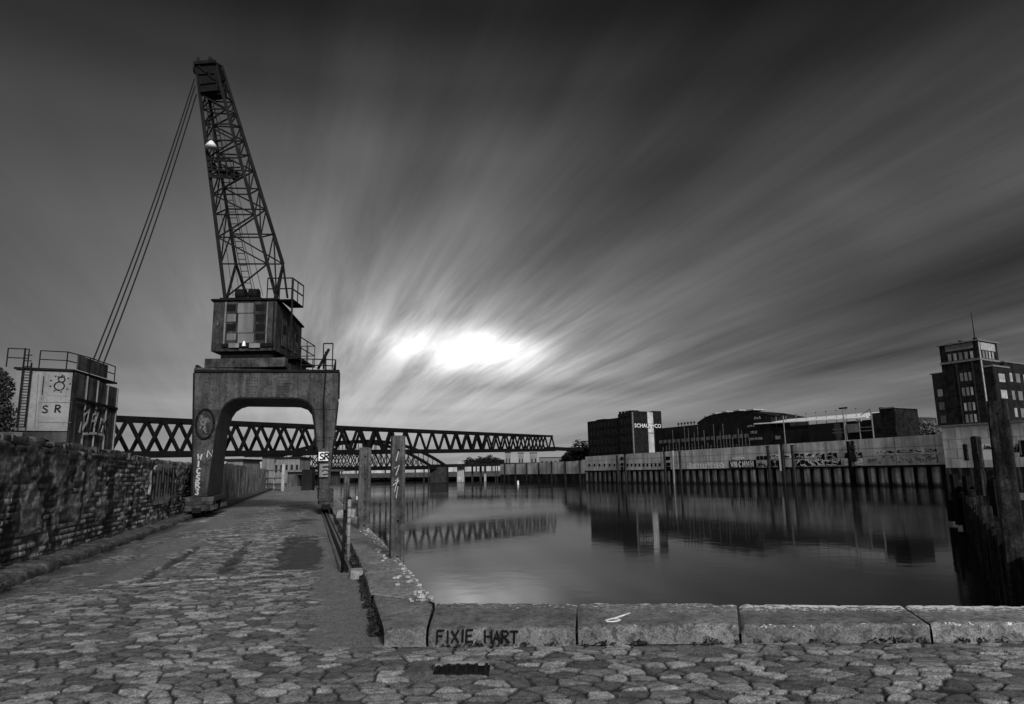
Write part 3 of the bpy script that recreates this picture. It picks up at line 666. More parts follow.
# ------------------------------------------------------------------ portal crane
SF, SB = 31.2, 35.4
crane = thing('harbour_crane', W(33.3, -1.8), 'tall rusted portal crane with a lattice jib standing astride the cobbled lane', 'crane')
def portal():
    px = [(191, 497), (192.5, 430), (194, 369.5), (340, 369.5), (338.5, 401), (334.7, 427), (332, 452), (329.5, 489), (319.5, 489), (318.6, 452), (316, 443), (314, 416), (312.4, 407), (308, 401.5), (300, 398.6), (292, 397.8),
          (240, 397.8), (233, 399.4), (226.5, 403.5), (222, 410), (217, 428), (208, 496)]
    P = [list(sp(x, y, SF)) for x, y in px]
    zt = .5 * (P[2][1] + P[3][1]); P[2][1] = P[3][1] = zt
    zb = .5 * (P[15][1] + P[16][1]); P[15][1] = P[16][1] = zb
    return P, zt, zb
PP, ZT, ZB = portal()
def TZ(x, y, s=SF): return sp(x, y, s)
mb = MB(); iL = [0, 1, 2, 16, 17, 18, 19, 20, 21]; iR = [3, 4, 5, 6, 7, 8, 9, 10, 11, 12, 13, 14, 15]
def prof(idx, s0=SF, s1=SB): return [W(s0, PP[i][0], PP[i][1]) for i in idx], W(s1, 0) - W(s0, 0)
# two legs and the beam as closed plate boxes
tm = .5 * (PP[15][0] + PP[16][0])
# flanges, seams, rivets (proud of the plates)
mb = MB(); f_ = SF - .06
def fbar(a, b, w, d=.05, so=0.): 
    A, B = W(SF - d / 2 - .002 - so, *TZ(*a)), W(SF - d / 2 - .002 - so, *TZ(*b)); mb.bar(A, B, w, d, up=W(1, 0) * -1); return
def fbar(a, b, w, d=.05, so=0.):
    A, B = W(SF - .5 * d - so, *TZ(*a)), W(SF - .5 * d - so, *TZ(*b)); n_ = unit(W(1, 0)); dd = unit(B - A); x = np.cross(dd, n_)
    mb.prism([A - x * w / 2 - n_ * d / 2, A + x * w / 2 - n_ * d / 2, A + x * w / 2 + n_ * (d / 2 - .004), A - x * w / 2 + n_ * (d / 2 - .004)], B - A)
inn_px = [(208, 494), (217, 428), (222, 410), (226.5, 403.5), (233, 399.6), (240, 398.2), (266, 398.2), (292, 398.2), (300, 399), (308, 402), (312.4, 407.4), (314, 416), (316, 442)]
for a, b in zip(inn_px[:-1], inn_px[1:]): fbar(a, b, .07, .07, .001 * (inn_px.index(a) % 2))
fbar((194.5, 371), (339.5, 371), .10, .09); fbar((192, 495), (194, 373), .06, .06, .002); fbar((338.8, 399), (339.4, 373), .07, .06, .002); fbar((331, 470), (338.2, 402), .06, .06, .003)
mb.build('edge_flange', M['steel_dark'], crane)
LEGL, BEAM, LEGR = MB(), MB(), MB()
def plate_of(x): return LEGL if x < 239.5 else (BEAM if x < 292.4 else LEGR)
for a, b in [((226, 374), (225, 398)), ((258, 374), (258, 396)), ((292, 374), (292, 397)), ((322, 374), (322, 400)), ((222, 410), (193, 410)), ((217, 436), (193, 436)), ((312, 409), (337, 409)), ((316, 437), (334, 437)), ((316, 374), (318, 436))]: mb = plate_of(a[0]); fbar(a, b, .045, .024, .004)
for x0, nx in ((247, 5), (279, 5)):
    for i in range(nx):
        for j in range(7): plate_of(x0).box(W(SF, *TZ(x0 + i * 2.6, 377 + j * 2.9)) - V([0, 0, .02]), .05, .06, .05, RA)
for y in range(412, 490, 3):
    for x in (194.6, 206.) if y > 440 else (194.6, 314.5, 335.5): plate_of(x).box(W(SF, *TZ(x, y)), .04, .06, .04, RA)
for x in range(198, 338, 4): plate_of(x).box(W(SF, *TZ(x, 374.4)), .045, .06, .045, RA)
mb = LEGL; mb.prism([W(SF, *PP[i]) for i in (0, 1, 2)] + [W(SF, PP[16][0] - .003, ZT), ] + [W(SF, PP[16][0] - .003, PP[16][1])] + [W(SF, *PP[i]) for i in (17, 18, 19, 20, 21)], W(SB, 0) - W(SF, 0)); mb.build('leg', M['steel'], crane)
mb = LEGR; mb.prism([W(SF, *PP[i]) for i in iR[:-1]] + [W(SF, PP[15][0] + .003, PP[15][1]), W(SF, PP[15][0] + .003, ZT)], W(SB, 0) - W(SF, 0)); mb.build('leg', M['steel'], crane)
mb = BEAM; mb.prism([W(SF, PP[15][0], ZB), W(SF, PP[15][0], ZT), W(SF, PP[16][0], ZT), W(SF, PP[16][0], ZB)], W(SB, 0) - W(SF, 0)); beam = mb.build('portal_beam', M['steel'], crane)
# oval manhole
mb = MB(); c = TZ(205, 424); ring = []
for k in range(24):
    a = 2 * math.pi * k / 24; ring.append(W(SF - .03, c[0] + .35 * math.cos(a), c[1] + .62 * math.sin(a)))
mb.tube(ring + [ring[0]], .05, 8); hole = mb.build('manhole_ring', M['steel_dark'], crane, smooth=True)
mb = MB(); mb.prism([W(SF - .02, c[0] + .33 * math.cos(2 * math.pi * k / 20), c[1] + .58 * math.sin(2 * math.pi * k / 20)) for k in range(20)], W(.06, 0)); mc = mb.build('manhole_cover', M['cab'], crane)
mb = MB(); o = W(SF - .022, c[0], c[1])
random.seed(12)
for k in range(12):
    q = [(random.uniform(-.2, .2), random.uniform(-.42, .42))]
    for _ in range(3): q.append((q[-1][0] * .5 + random.uniform(-.14, .14), q[-1][1] * .8 + random.uniform(-.16, .16)))
    mb.ribbon(q, .035, o, W(0, 1), (0, 0, 1), .002 + .0008 * k)
mb.build('graffiti_scrawl', M['trim_dark'], mc)
mb = MB(); o = W(SF - .006, *TZ(195.5, 457)); letters(mb, 'WICSR3', .225, W(SF - .006, *TZ(197.5, 460)), W(0, 1), (0, 0, 1), .06, down=True)
mb.ribbon([(0, 0), (.02, .26), (.2, .02), (.22, .27)], .06, W(SF - .006, *TZ(207, 457)), W(0, 1), (0, 0, 1), .004)
g = mb.build('graffiti_letters', M['far_wall'], crane); g['label'] = 'white hand painted letters running down the leg'
# sign boards on the landward leg
t_, z_ = TZ(318.4, 461); t2, z2 = TZ(328.5, 452)
mb = MB(); mb.obox(W(SF - .16, t_, z_), W(0, t2 - t_), W(.1, 0), (0, 0, z2 - z_)); sg = mb.build('sign_board', M['paint_white'], crane)
for k, ch in enumerate('SR'): mb = MB(); letters(mb, ch, (z2 - z_) * .72, W(SF - .166, t_ + .06 + k * (z2 - z_) * .52, z_ + .05), W(0, 1), (0, 0, 1), .06); mb.build('lettering', M['paint_black'], sg)['label'] = 'black letter ' + ch
t_, z_ = TZ(319.2, 477); t2, z2 = TZ(328.4, 464); mb = MB(); mb.obox(W(SF - .14, t_, z_), W(0, t2 - t_), W(.08, 0), (0, 0, z2 - z_)); s2 = mb.build('sign_board', M['tank'], crane)
mb = MB(); o = W(SF - .146, t_ + .05, z_)
mb.ribbon([(.1, .42), (.35, .44)], .07, o, W(0, 1), (0, 0, 1)); mb.ribbon([(.06, .25), (.2, .3), (.38, .22)], .05, o, W(0, 1), (0, 0, 1), .001); mb.ribbon([(.1, .1), (.3, .12)], .05, o, W(0, 1), (0, 0, 1), .002)
mb.build('notice_print', M['paint_black'], s2)
# bogies
def bogie(t, s, w=.62):
    mb = MB(); z0 = .26
    mb.prism([W(s - 1.0, t - w / 2, z0), W(s - 1.0, t + w / 2, z0), W(s + 1.0, t + w / 2, z0), W(s + 1.0, t - w / 2, z0)], (0, 0, .24))
    mb.prism([W(s - .55, t - w / 2 - .05, z0 + .24), W(s - .55, t + w / 2 + .05, z0 + .24), W(s + .55, t + w / 2 + .05, z0 + .24), W(s + .55, t - w / 2 - .05, z0 + .24)], (0, 0, .14))
    b = mb.build('bogie', M['cab'], crane, bevel=.02)
    for ds in (-.55, .55):
        mb = MB(); mb.tube([W(s + ds, t - .11, .24), W(s + ds, t + .11, .24)], .22, 20); mb.tube([W(s + ds, t - .2, .24), W(s + ds, t + .2, .24)], .06, 10); mb.build('wheel', M['steel_dark'], b)
    for q in (-.9, -.35, .35, .9): MB().box(W(s + q, t + w / 2 + .03, z0 + .02), .1, .08, .2, RA).build('rib', M['steel'], b)
    for q in (-.25, 0, .25): MB().box(W(s - 1.02, t + q, z0 + .02), .09, .06, .19, RA).build('rib', M['steel'], b)
    mb = MB(); mb.prism([W(s - 1.14, t - .16, .2), W(s - 1.14, t + .16, .2), W(s - 1.0, t + .16, .2), W(s - 1.0, t - .16, .2)], (0, 0, .2)); mb.build('buffer', M['iron'], b)
TL, TR_ = TZ(200, 497)[0], .78
for s in (SF + .35, SB - .5): bogie(TL, s, .95); bogie(TR_, s, .5)
zl = PP[0][1]
for t, w, zz in ((TL, 1.1, zl), (TR_, .62, PP[7][1])):
    mb = MB(); mb.prism([W(SF - .12, t - w / 2, .643), W(SF - .12, t + w / 2, .643), W(SB + .1, t + w / 2, .643), W(SB + .1, t - w / 2, .643)], (0, 0, max(.06, zz - .648))); mb.build('sill_beam', M['steel'], crane)
# pipe, leaning ladder frame and railings on the beam
mb = MB(); a = W(SF - .10, *TZ(325.8, 372)); mb.tube([W(SF - .1, *TZ(324, 447)), W(SF - .1, *TZ(323.6, 400)), a, W(SF - .1, *TZ(325.5, 352))], .035, 8); mb.build('conduit', M['steel_dark'], crane)
def rail(mb, pts, h, n, r=.022, mid=True):
    pts = [V(p) for p in pts]
    for a, b in zip(pts[:-1], pts[1:]):
        for z in ([h, h * .5] if mid else [h]): mb.bar(a + V([0, 0, z]), b + V([0, 0, z]), r * 2)
        for k in range(n + 1): p = lerp(a, b, k / n); mb.bar(p, p + V([0, 0, h]), r * 2)
mb = MB(); tA, tB = TZ(301, 369)[0], TZ(338, 369)[0]
rail(mb, [W(SF + .2, tA, ZT), W(SF + .2, tB - .1, ZT), W(SB - .2, tB - .1, ZT)], .55, 3); mb.build('railing', M['iron'], crane)
mb = MB(); s_ = SF + .4; q = [TZ(x, y, s_) for x, y in ((323.2, 369), (323.6, 343.5), (333, 343.5), (332.2, 369))]
for a, b in zip(q[:-1], q[1:]): mb.bar(W(s_, *a), W(s_, *b), .05)
mb.bar(W(s_, *TZ(318, 369, s_)), W(s_, *TZ(329, 349, s_)), .17, .12); mb.build('hatch_frame', M['iron'], crane)
mb = MB(); mb.prism([W(SF + .1, *TZ(195, 369.3)), W(SF + .1, *TZ(195, 364.5)), W(SF + .1, *TZ(198, 364.5)), W(SF + .1, *TZ(205, 369.3))], W(.12, 0)); mb.build('gusset', M['steel_dark'], crane)
# slewing gear and machine house
YC = 29.9
def A3(x, y, Y=YC): return at(x, y, Y)
xa, xb = A3(212, 330)[0], A3(275.5, 330)[0]; z0, z1 = A3(245, 351)[2], A3(245, 300.5)[2]; DC = 3.6
xs, xe = A3(207, 363)[0], A3(287, 363)[0]; zs0, zs1 = ZT + .06, A3(245, 359)[2]
mb = MB(); cxm = (xs + xe) / 2; mb.tube([(cxm, YC + 1.9, ZT - .05), (cxm, YC + 1.9, zs1)], 1.35, 32); mb.build('slew_ring', M['steel_dark'], crane)
mb = MB(); mb.obox((xs, YC - .25, zs0 + .10), (xe - xs, 0, 0), (0, .4, 0), (0, 0, zs1 - zs0 - .10)); mb.obox((xs, YC + 3.2, zs0 + .10), (xe - xs, 0, 0), (0, .4, 0), (0, 0, zs1 - zs0 - .10)); mb.obox((xs + .2, YC + .15, zs0 + .14), (xe - xs - .4, 0, 0), (0, 3.05, 0), (0, 0, zs1 - zs0 - .2)); mb.build('slewing_platform', M['steel'], crane, bevel=.015)
mb = MB(); mb.obox((xa + .35, YC + .25, zs1 - .03), (xb - xa - .5, 0, 0), (0, DC - .4, 0), (0, 0, z0 - zs1 + .03)); mb.obox((xb - .1, YC + 1.2, zs0 - .05), (.75, 0, 0), (0, 1.4, 0), (0, 0, z0 - zs0)); mb.build('undercarriage', M['iron'], crane)
cabp = MB(); pl = [(xa, YC, z0), (xa, YC, z1), (xb, YC, z1), (xb, YC, z0)]; cabp.hexa(pl, [(xa, YC + DC, z0), (xa, YC + DC, z1 - .5), (xb + .05, YC + DC, z1 - .5), (xb + .05, YC + DC, z0)]); cab = cabp.build('machine_house', M['cab'], crane, bevel=.02)
mb = MB(); mb.hexa([(xa - .08, YC - .12, z1), (xa - .08, YC - .12, z1 + .07), (xb + .10, YC - .12, z1 + .07), (xb + .10, YC - .12, z1)], [(xa - .08, YC + DC + .1, z1 - .5), (xa - .08, YC + DC + .1, z1 - .43), (xb + .14, YC + DC + .1, z1 - .43), (xb + .14, YC + DC + .1, z1 - .5)]); mb.build('roof', M['steel_dark'], cab)
def fpan(name, x0, y0, x1, y1, mat, proud, th=.05, par=cab):
    a, b = A3(x0, y1), A3(x1, y0); mb = MB(); mb.obox((a[0], YC - proud, a[2]), (b[0] - a[0], 0, 0), (0, th, 0), (0, 0, b[2] - a[2])); return mb.build(name, mat, par)
for i, (x0, x1) in enumerate(((225.8, 237), (254.5, 266))):
    for j, (y0, y1) in enumerate(((303.5, 312.3), (313.3, 322.5), (323.2, 332), (332.8, 341))):
        w_ = fpan('window', x0, y0, x1, y1, M['cab'], .012, .03); pale = (i == 0 and j == 1) or (j == 3 and i == 0)
        a, b = A3(x0 + .9, y1 - .8), A3(x1 - .9, y0 + .8); mb = MB(); mb.obox((a[0], YC - .016, a[2]), (b[0] - a[0], 0, 0), (0, .02, 0), (0, 0, b[2] - a[2])); mb.build('pane', M['cab_panel'] if pale else M['void'], w_)
for y0, y1 in ((303, 313), (313.6, 332.8), (333.4, 343)): fpan('front_panel', 237.6, y0, 254, y1, M['cab_panel'], .02, .03)
fpan('front_frame', 224.6, 302.2, 225.6, 346, M['trim_dark'], .04); fpan('front_frame', 266.4, 302.2, 267.4, 346, M['trim_dark'], .04); fpan('front_frame', 271.5, 302.2, 275, 351, M['steel_dark'], .03)
fpan('sill_board', 222, 343.2, 274, 347.5, M['steel_dark'], .09, .09); fpan('notice_plate', 229.5, 343.6, 240, 348.2, M['tank'], .12, .03); fpan('notice_plate', 250, 343.6, 261, 348.2, M['tank'], .12, .03)
a = A3(245, 344); mb = MB(); mb.tube([(a[0], YC - .12, a[2] - .12), (a[0], YC - .12, a[2] + .1)], .09, 10, .05); mb.build('headlamp', M['lamp'], cab)
fpan('door_handle', 217.2, 322, 218, 325.5, M['cab_panel'], .03)
for k in range(3):      # doors and shutters on the long side
    y = YC + .7 + k * .95; mb = MB(); mb.obox((xb + .035, y, z0 + .35), (.03, 0, 0), (0, .6, 0), (0, 0, 1.25 - .1 * k)); p_ = mb.build('side_shutter', M['steel'], cab)
    mb = MB(); mb.obox((xb + .06, y + .08, z0 + .95), (.02, 0, 0), (0, .42, 0), (0, 0, .4)); mb.build('pane', M['void'], p_)
mb = MB(); mb.obox((xb + .06, YC + .8, z0 - .25), (.75, 0, 0), (0, DC - .9, 0), (0, 0, .08)); mb.build('side_gallery', M['steel_dark'], cab)
mb = MB(); rail(mb, [(xb + .78, YC + .9, z0 - .17), (xb + .78, YC + DC - .15, z0 - .17), (xb + .1, YC + DC - .15, z0 - .17)], 1.0, 2, .018); mb.build('railing', M['iron'], cab)
mb = MB(); zr = z1 + .06; rail(mb, [(xb - .5, YC + .12, zr), (xb + .62, YC + .12, zr), (xb + .72, YC + 1.5, zr)], 1.0, 2, .024); mb.bar((xb + .66, YC + .12, z0 + .2), (xb + .66, YC + .12, zr + .9), .08); mb.obox((xb + .11, YC + .05, zr - .06), (.62, 0, 0), (0, 1.5, 0), (0, 0, .05)); mb.build('roof_railing', M['iron'], cab)
mb = MB()
for x in (241, 254): c = A3(x, 297, YC + .5); mb.tube([(c[0] - .2, YC + .5, z1 + .42), (c[0] + .22, YC + .5, z1 + .42)], .25, 14)
c = A3(242, 300, YC + 1.); mb.obox((c[0] - .7, YC + .2, z1 + .06), (1.9, 0, 0), (0, .6, 0), (0, 0, .14)); mb.build('winch_drum', M['iron'], cab)
# jib
TY = 29.5
FL = [at(225, 298, 30.3), at(196, 62, TY)]; FR = [at(276.5, 298, 30.3), at(214.5, 62, TY)]
BL = [at(236, 264, 32.0), at(203.5, 64, TY + .8)]; BR = [at(283, 264, 32.0), at(221.5, 66, TY + .8)]
jib = MB(); 
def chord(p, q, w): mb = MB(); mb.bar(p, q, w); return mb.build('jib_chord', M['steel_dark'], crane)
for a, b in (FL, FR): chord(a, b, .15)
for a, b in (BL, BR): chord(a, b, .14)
mb = MB()
for a, b in ((BL[0], at(227, 298, 30.5)), (BL[0], at(247, 297, 31.8)), (BR[0], at(275, 298, 30.6)), (BR[0], at(287.5, 298, 32.2)), (BR[0], at(277, 297, 31.5))): MB().bar(a, b, .10).build('jib_foot', M['steel_dark'], crane)
kf = [0, .14, .25, .345, .43, .51, .585, .66, .73, .795, .86, .92, 1.]
kb = [0, .15, .275, .38, .47, .55, .62, .69, .755, .815, .875, .93, 1.]
mb = MB()
J = lambda c, k: lerp(c[0], c[1], k)
for i in range(len(kf)):
    a, b, c, d = J(FL, kf[i]), J(FR, kf[i]), J(BR, kb[i]), J(BL, kb[i])
    for p, q in ((a, b), (b, c), (c, d), (d, a)):
        if i or p is c: mb.bar(p, q, .055)
    if i < len(kf) - 1:
        a2, b2, c2, d2 = J(FL, kf[i + 1]), J(FR, kf[i + 1]), J(BR, kb[i + 1]), J(BL, kb[i + 1])
        D = [(a, b2), (b, c2), (c, d2), (d, a2)] if i % 2 == 0 else [(b, a2), (c, b2), (d, c2), (a, d2)]
        for p, q in D: mb.bar(p, q, .06)
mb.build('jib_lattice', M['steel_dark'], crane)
# ladder inside the jib
l0, l1 = at(249, 292, 31.2), at(207, 92, TY + .4); wv = V([.17, .0, 0]); mb = MB()
mb.bar(l0 - wv, l1 - wv, .035); mb.bar(l0 + wv, l1 + wv, .035)
for k in range(34): p = lerp(l0, l1, (k + .5) / 34); mb.bar(p - wv, p + wv, .03)
mb.build('ladder', M['iron'], crane)
mb = MB()
for x, x2 in ((233, 203), (256, 209), (263, 211), (240, 205)): mb.bar(at(x, 296, 31.0), at(x2, 82, TY + .3), .022)
mb.build('hoist_rope', M['rope'], crane)
mb = MB(); q = [at(195.5, 64, TY - .1), at(214.5, 62, TY - .1), at(218, 90, TY - .1), at(200.5, 92, TY - .1)]; mb.hexa(q, [p + V([.05, .95, .1]) for p in q]); mb.build('jib_head', M['iron'], crane)
mb = MB(); mb.bar(at(194, 63.5, TY - .15), at(215.5, 62, TY - .15), .16); mb.bar(at(198.5, 63, TY), at(198, 58, TY), .13); mb.bar(at(210, 63, TY), at(210, 57.5, TY), .15); mb.bar(at(210.5, 59, TY), at(216, 72, TY + .3), .14)
for x, y in ((204, 70), (209, 84)): c = at(x, y, TY + .5); mb.tube([c - V([.45, 0, 0]), c + V([.45, 0, 0])], .2, 16)
for a_, b_ in (((198, 74), (214, 73)), ((200, 84), (216, 82)), ((199, 66), (215, 80))): mb.bar(at(*a_, TY - .14), at(*b_, TY - .14), .07)
mb.build('head_sheave', M['iron'], crane)
mb = MB(); a, b = at(208.5, 162, 29.8), at(238, 166, 30.3)
for y in (160, 170, 177): mb.bar(at(207.5 + (y - 160) * .12, y, 29.75), at(234 + (y - 160) * .25, y + 1, 30.0), .08)
mb.bar(at(208, 167, 29.75), at(240, 167.5, 30.5), .05)
for x in (211, 218, 226, 233): mb.bar(at(x, 159, 29.8), at(x + 1.5, 178, 29.8), .05)
for x, y in ((212, 166), (221, 172), (229, 170), (235, 175)): mb.box(at(x, y + 4, 30.1), .3, .3, .3)
mb.build('jib_platform', M['iron'], crane)
a = at(211, 147, 29.5); mb = MB(); mb.tube([a + V([0, 0, .32]), a + V([0, 0, .24]), a + V([0, 0, .12]), a], .05, 18, .28); mb.build('lamp', M['lamp'], crane, smooth=True)
lb = MB(); lb.bar(a + V([0, 0, .3]), at(208, 141, 29.6), .05); lb.build('lamp_bracket', M['iron'], crane)
for (x0, y0), (x1, y1) in (((194.5, 79), (92.5, 362)), ((195, 86), (98, 362)), ((196.5, 94), (103.5, 363.5))):
    a, b = at(x0, y0, TY), at(x1, y1, 24.6); pts = [lerp(a, b, k / 14) + V([0, 0, -.9 * math.sin(math.pi * k / 14) * .6]) for k in range(15)]
    mb = MB(); mb.tube(pts, .026, 6); mb.build('stay_rope', M['rope'], crane)

# ------------------------------------------------------------------ steel storage tank behind the wall
C_, L_, R_ = at(73, 372, 24.), at(16.5, 369, 23.3), at(115, 385, 27.4); zt = C_[2]
C2, L2, R2 = C_[:2], L_[:2], R_[:2]; B2 = L2 + (R2 - C2)
tank = thing('steel_tank', ((C2[0] + B2[0]) / 2, (C2[1] + B2[1]) / 2, 0), 'boxy pale steel tank covered in graffiti standing behind the brick wall', 'tank')
zb = at(60, 431, 23.9)[2]; P3 = lambda p, z: V([p[0], p[1], z])
ins = lambda p, k: p + ((C2 + B2) / 2 - p) * k
mb = MB(); mb.prism([P3(ins(p, .04), 0) for p in (L2, C2, R2, B2)], (0, 0, zb)); mb.build('plinth', M['concrete_dark'], tank)
mb = MB(); mb.prism([P3(p, zb + .001) for p in (L2, C2 - (C2 - L2) * .002, ins(C2, .1), ins(L2, .1))], (0, 0, zt - zb)); ft = mb.build('front_sheet', M['tank'], tank)
n_side = 4; nrm = unit(np.array([(R2 - C2)[1], -(R2 - C2)[0]]));
for k in range(n_side):
    a, b = lerp(C2, R2, k / n_side + .003), lerp(C2, R2, (k + 1) / n_side - .003); st = .05 * k
    mb = MB(); mb.prism([P3(a + nrm * (.05 + .06 * (k % 2)), zb - .9), P3(b + nrm * (.05 + .06 * (k % 2)), zb - .9), P3(ins(b, .2), zb - .9), P3(ins(a, .2), zb - .9)], (0, 0, zt - zb + .9 - st)); mb.build('side_sheet', M['tank_side'], tank)
    mb = MB(); mb.bar(P3(b + nrm * .13, zb - .6), P3(b + nrm * .13, zt - st - .03), .05); mb.build('rib', M['tank'], tank)
mb = MB(); mb.bar(P3(C2 + nrm * .16, zb + 1.15), P3(R2 + nrm * .16, zb + 1.1), .06, .10); mb.build('girth_rail', M['steel_dark'], tank)
mb = MB(); mb.prism([P3(p + (p - (C2 + B2) / 2) * .05, zt + .02) for p in (L2, C2, R2, B2)], (0, 0, .07)); mb.build('roof', M['steel_dark'], tank)
uf = unit(C2 - L2); nf = np.array([uf[1], -uf[0]]); wf = np.linalg.norm(C2 - L2)
def ff(px_, y): # point on the front sheet
    d = ray(px_, y); k = ((L2 + nf * .004) @ nf) / (d[0] * nf[0] + d[1] * nf[1]); return OO + d * k
ux3 = V([*uf, 0]); UZ = (0, 0, 1)
for x0, y0, x1, y1, mt_ in ((41.5, 376, 43.5, 395, 'iron'), (45.5, 375.5, 73, 395.5, 'paint_white')):
    a, b = ff(x0, y1), ff(x1 - 1, y0); mb = MB(); w_ = abs((b - a)[:2] @ uf); mb.obox(a - V([*nf, 0]) * .01, ux3 * w_, V([*nf, 0]) * .02, (0, 0, b[2] - a[2])); mb.build('sheet_patch', M['tank'] if mt_ == 'paint_white' else M[mt_], tank)
for x, ch in ((42.5, 'S'), (55, 'R')): mb = MB(); letters(mb, ch, .25, ff(x, 412.5) + V([*nf, 0]) * .004, ux3, UZ, .05); mb.build('lettering', M['paint_black'], tank)['label'] = 'black letter ' + ch
mb = MB(); o = ff(59.5, 385) + V([*nf, 0]) * .014
ringp = lambda cx_, cy_, r, a0=0, a1=6.3, n=14: [(cx_ + r * math.cos(a0 + (a1 - a0) * k / n), cy_ + r * math.sin(a0 + (a1 - a0) * k / n)) for k in range(n + 1)]
mb.ribbon(ringp(0, -.04, .15, -1, 5.0), .045, o, ux3, UZ, 0); mb.ribbon(ringp(.05, .20, .10, -2.6, 3.2), .045, o, ux3, UZ, .001); mb.ribbon([(-.08, .3), (.05, .26), (.14, .33)], .03, o, ux3, UZ, .002)
for k in range(9):
    a = k * .7; mb.ribbon([(.30 * math.cos(a), .04 + .30 * math.sin(a)), (.30 * math.cos(a) + .03, .06 + .30 * math.sin(a))], .04, o, ux3, UZ, .003)
mb.build('graffiti_scrawl', M['paint_black'], tank)
mb = MB()
for y in (402, 422): mb.bar(ff(38, y) + V([*nf, 0]) * .004, ff(71, y + .5) + V([*nf, 0]) * .004, .015)
mb.bar(ff(38.5, 374) + V([*nf, 0]) * .006, ff(34.5, 428) + V([*nf, 0]) * .006, .02); mb.build('sheet_seam', M['trim_dark'], tank)
un = V([*unit(R2 - C2), 0]); o = P3(lerp(C2, R2, .12) + nrm * .17, zb - .1)
mb = MB()
for k, st in enumerate([[(.1, .1), (.3, .7), (.7, .95), (.6, .5), (.3, .2)], [(.8, .2), (1.0, .8), (1.4, .9), (1.2, .4)], [(1.5, .2), (1.7, .7), (2.0, .6), (1.8, .2)], [(.4, .05), (1.2, .12), (1.9, .1)], [(.9, .55), (1.3, .6)]]): mb.ribbon(st, .10, o, un, UZ, .002 * k)
mb.build('graffiti_scrawl', M['paint_grey'], tank)
mb = MB()
for k, st in enumerate([[(.2, .0), (.2, .8), (.6, 1.0)], [(.75, .1), (.9, .9), (1.2, 1.0)], [(1.45, .1), (1.55, .8)], [(2.1, .1), (1.9, .5), (2.2, .7)]]): mb.ribbon(st, .06, o, un, UZ, .012 + .002 * k)
mb.build('graffiti_letters', M['paint_black'], tank)
# roof railings, board, ladder
mb = MB(); zr = zt + .09; fp = lambda x: P3(ff(x, 372)[:2] - nf * -.02, zr)
rail(mb, [fp(38.5), fp(66), P3(lerp(C2, R2, .35), zr), P3(lerp(C2, R2, .97), zr)], .62, 1, .016); rail(mb, [P3(L2 - uf * .3, zr), fp(27)], .65, 1, .016); mb.build('railing', M['iron'], tank)
mb = MB(); a, b = P3(lerp(C2, R2, .02) + nrm * .06, zr + .02), P3(lerp(C2, R2, .72) + nrm * .06, zr + .02); mb.prism([a, b, b + V([0, 0, .52]), a + V([0, 0, .52])], V([*nrm, 0]) * .03); mb.build('roof_board', M['tank_side'], tank)
mb = MB(); la, lb_ = ff(17.5, 428), ff(25.5, 428); la, lb_ = la + V([*nf, 0]) * .14, lb_ + V([*nf, 0]) * .14; hh = zt - la[2] + .75
mb.bar(la, la + V([0, 0, hh]), .045); mb.bar(lb_, lb_ + V([0, 0, hh - .5]), .045)
for k in range(13): mb.bar(la + V([0, 0, .12 + k * .2]), lb_ + V([0, 0, .12 + k * .2]), .03)
mb.build('ladder', M['iron'], tank)

# ------------------------------------------------------------------ foliage
def leaf_cloud(name, blobs, n, size, mat, parent=None, seed=1):
    rg = np.random.default_rng(seed); vs = []; w = np.array([b[3] * b[4] * b[5] for b in blobs]) ** .8; w /= w.sum()
    ch = rg.choice(len(blobs), n, p=w); B = np.array(blobs)[ch]
    d = rg.normal(size=(n, 3)); d /= np.linalg.norm(d, axis=1)[:, None]; r = rg.random(n) ** .45
    c = B[:, :3] + d * r[:, None] * B[:, 3:6]
    t1 = rg.normal(size=(n, 3)); t1 /= np.linalg.norm(t1, axis=1)[:, None]; t2 = np.cross(t1, rg.normal(size=(n, 3))); t2 /= np.linalg.norm(t2, axis=1)[:, None]
    s = size * (.6 + .8 * rg.random(n))[:, None]; t1 *= s; t2 *= s * .55
    vs = np.stack([c - t1, c - t2 * .9, c + t1, c + t2 * .9], 1).reshape(-1, 3)
    me = bpy.data.meshes.new(name); base = wl(parent) if parent is not None else V([0, 0, 0])
    me.from_pydata((vs - base).tolist(), [], [(4 * i, 4 * i + 1, 4 * i + 2, 4 * i + 3) for i in range(n)]); me.materials.append(mat)
    o = bpy.data.objects.new(name, me); COL.objects.link(o)
    if parent is not None: o.parent = parent
    return o
def tree(name, P, h, blobs, n, size, label, cat, mat, group=None, seed=1, trunk=.12):
    root = thing(name, P, label, cat, group); P = V(P)
    mb = MB(); top = P + V([.05, .05, h * .75]); mb.tube([P - V([0, 0, .2]), lerp(P, top, .5) + V([.04, 0, 0]), top], trunk, 8, trunk * .35)
    for b in blobs[:6]: mb.tube([lerp(P, top, .5), lerp(lerp(P, top, .7), b[:3], .5), V(b[:3])], trunk * .4, 6, trunk * .1)
    mb.build('trunk', M['bark'], root); leaf_cloud('crown', blobs, n, size, mat, root, seed); return root
def blobs_around(P, spec): return [(P[0] + a, P[1] + b, P[2] + c, d, e, f) for a, b, c, d, e, f in spec]
P = at(-14, 470, 20.); P[2] = 0
tree('ivy_bush', P, 3.6, blobs_around(P, [(-.1, 0, 4.3, .55, .6, .6), (-.5, .1, 4.6, .6, .6, .55), (0, 0, 3.4, .65, .6, .7), (-.7, 0, 3.2, .9, .7, .9), (.0, .1, 2.6, .5, .6, .5), (-.4, .1, 2.2, .9, .6, .8)]), 15000, .055, 'dark bushy growth rising behind the wall in front of the tank ladder', 'bush', M['leaf'], seed=3)

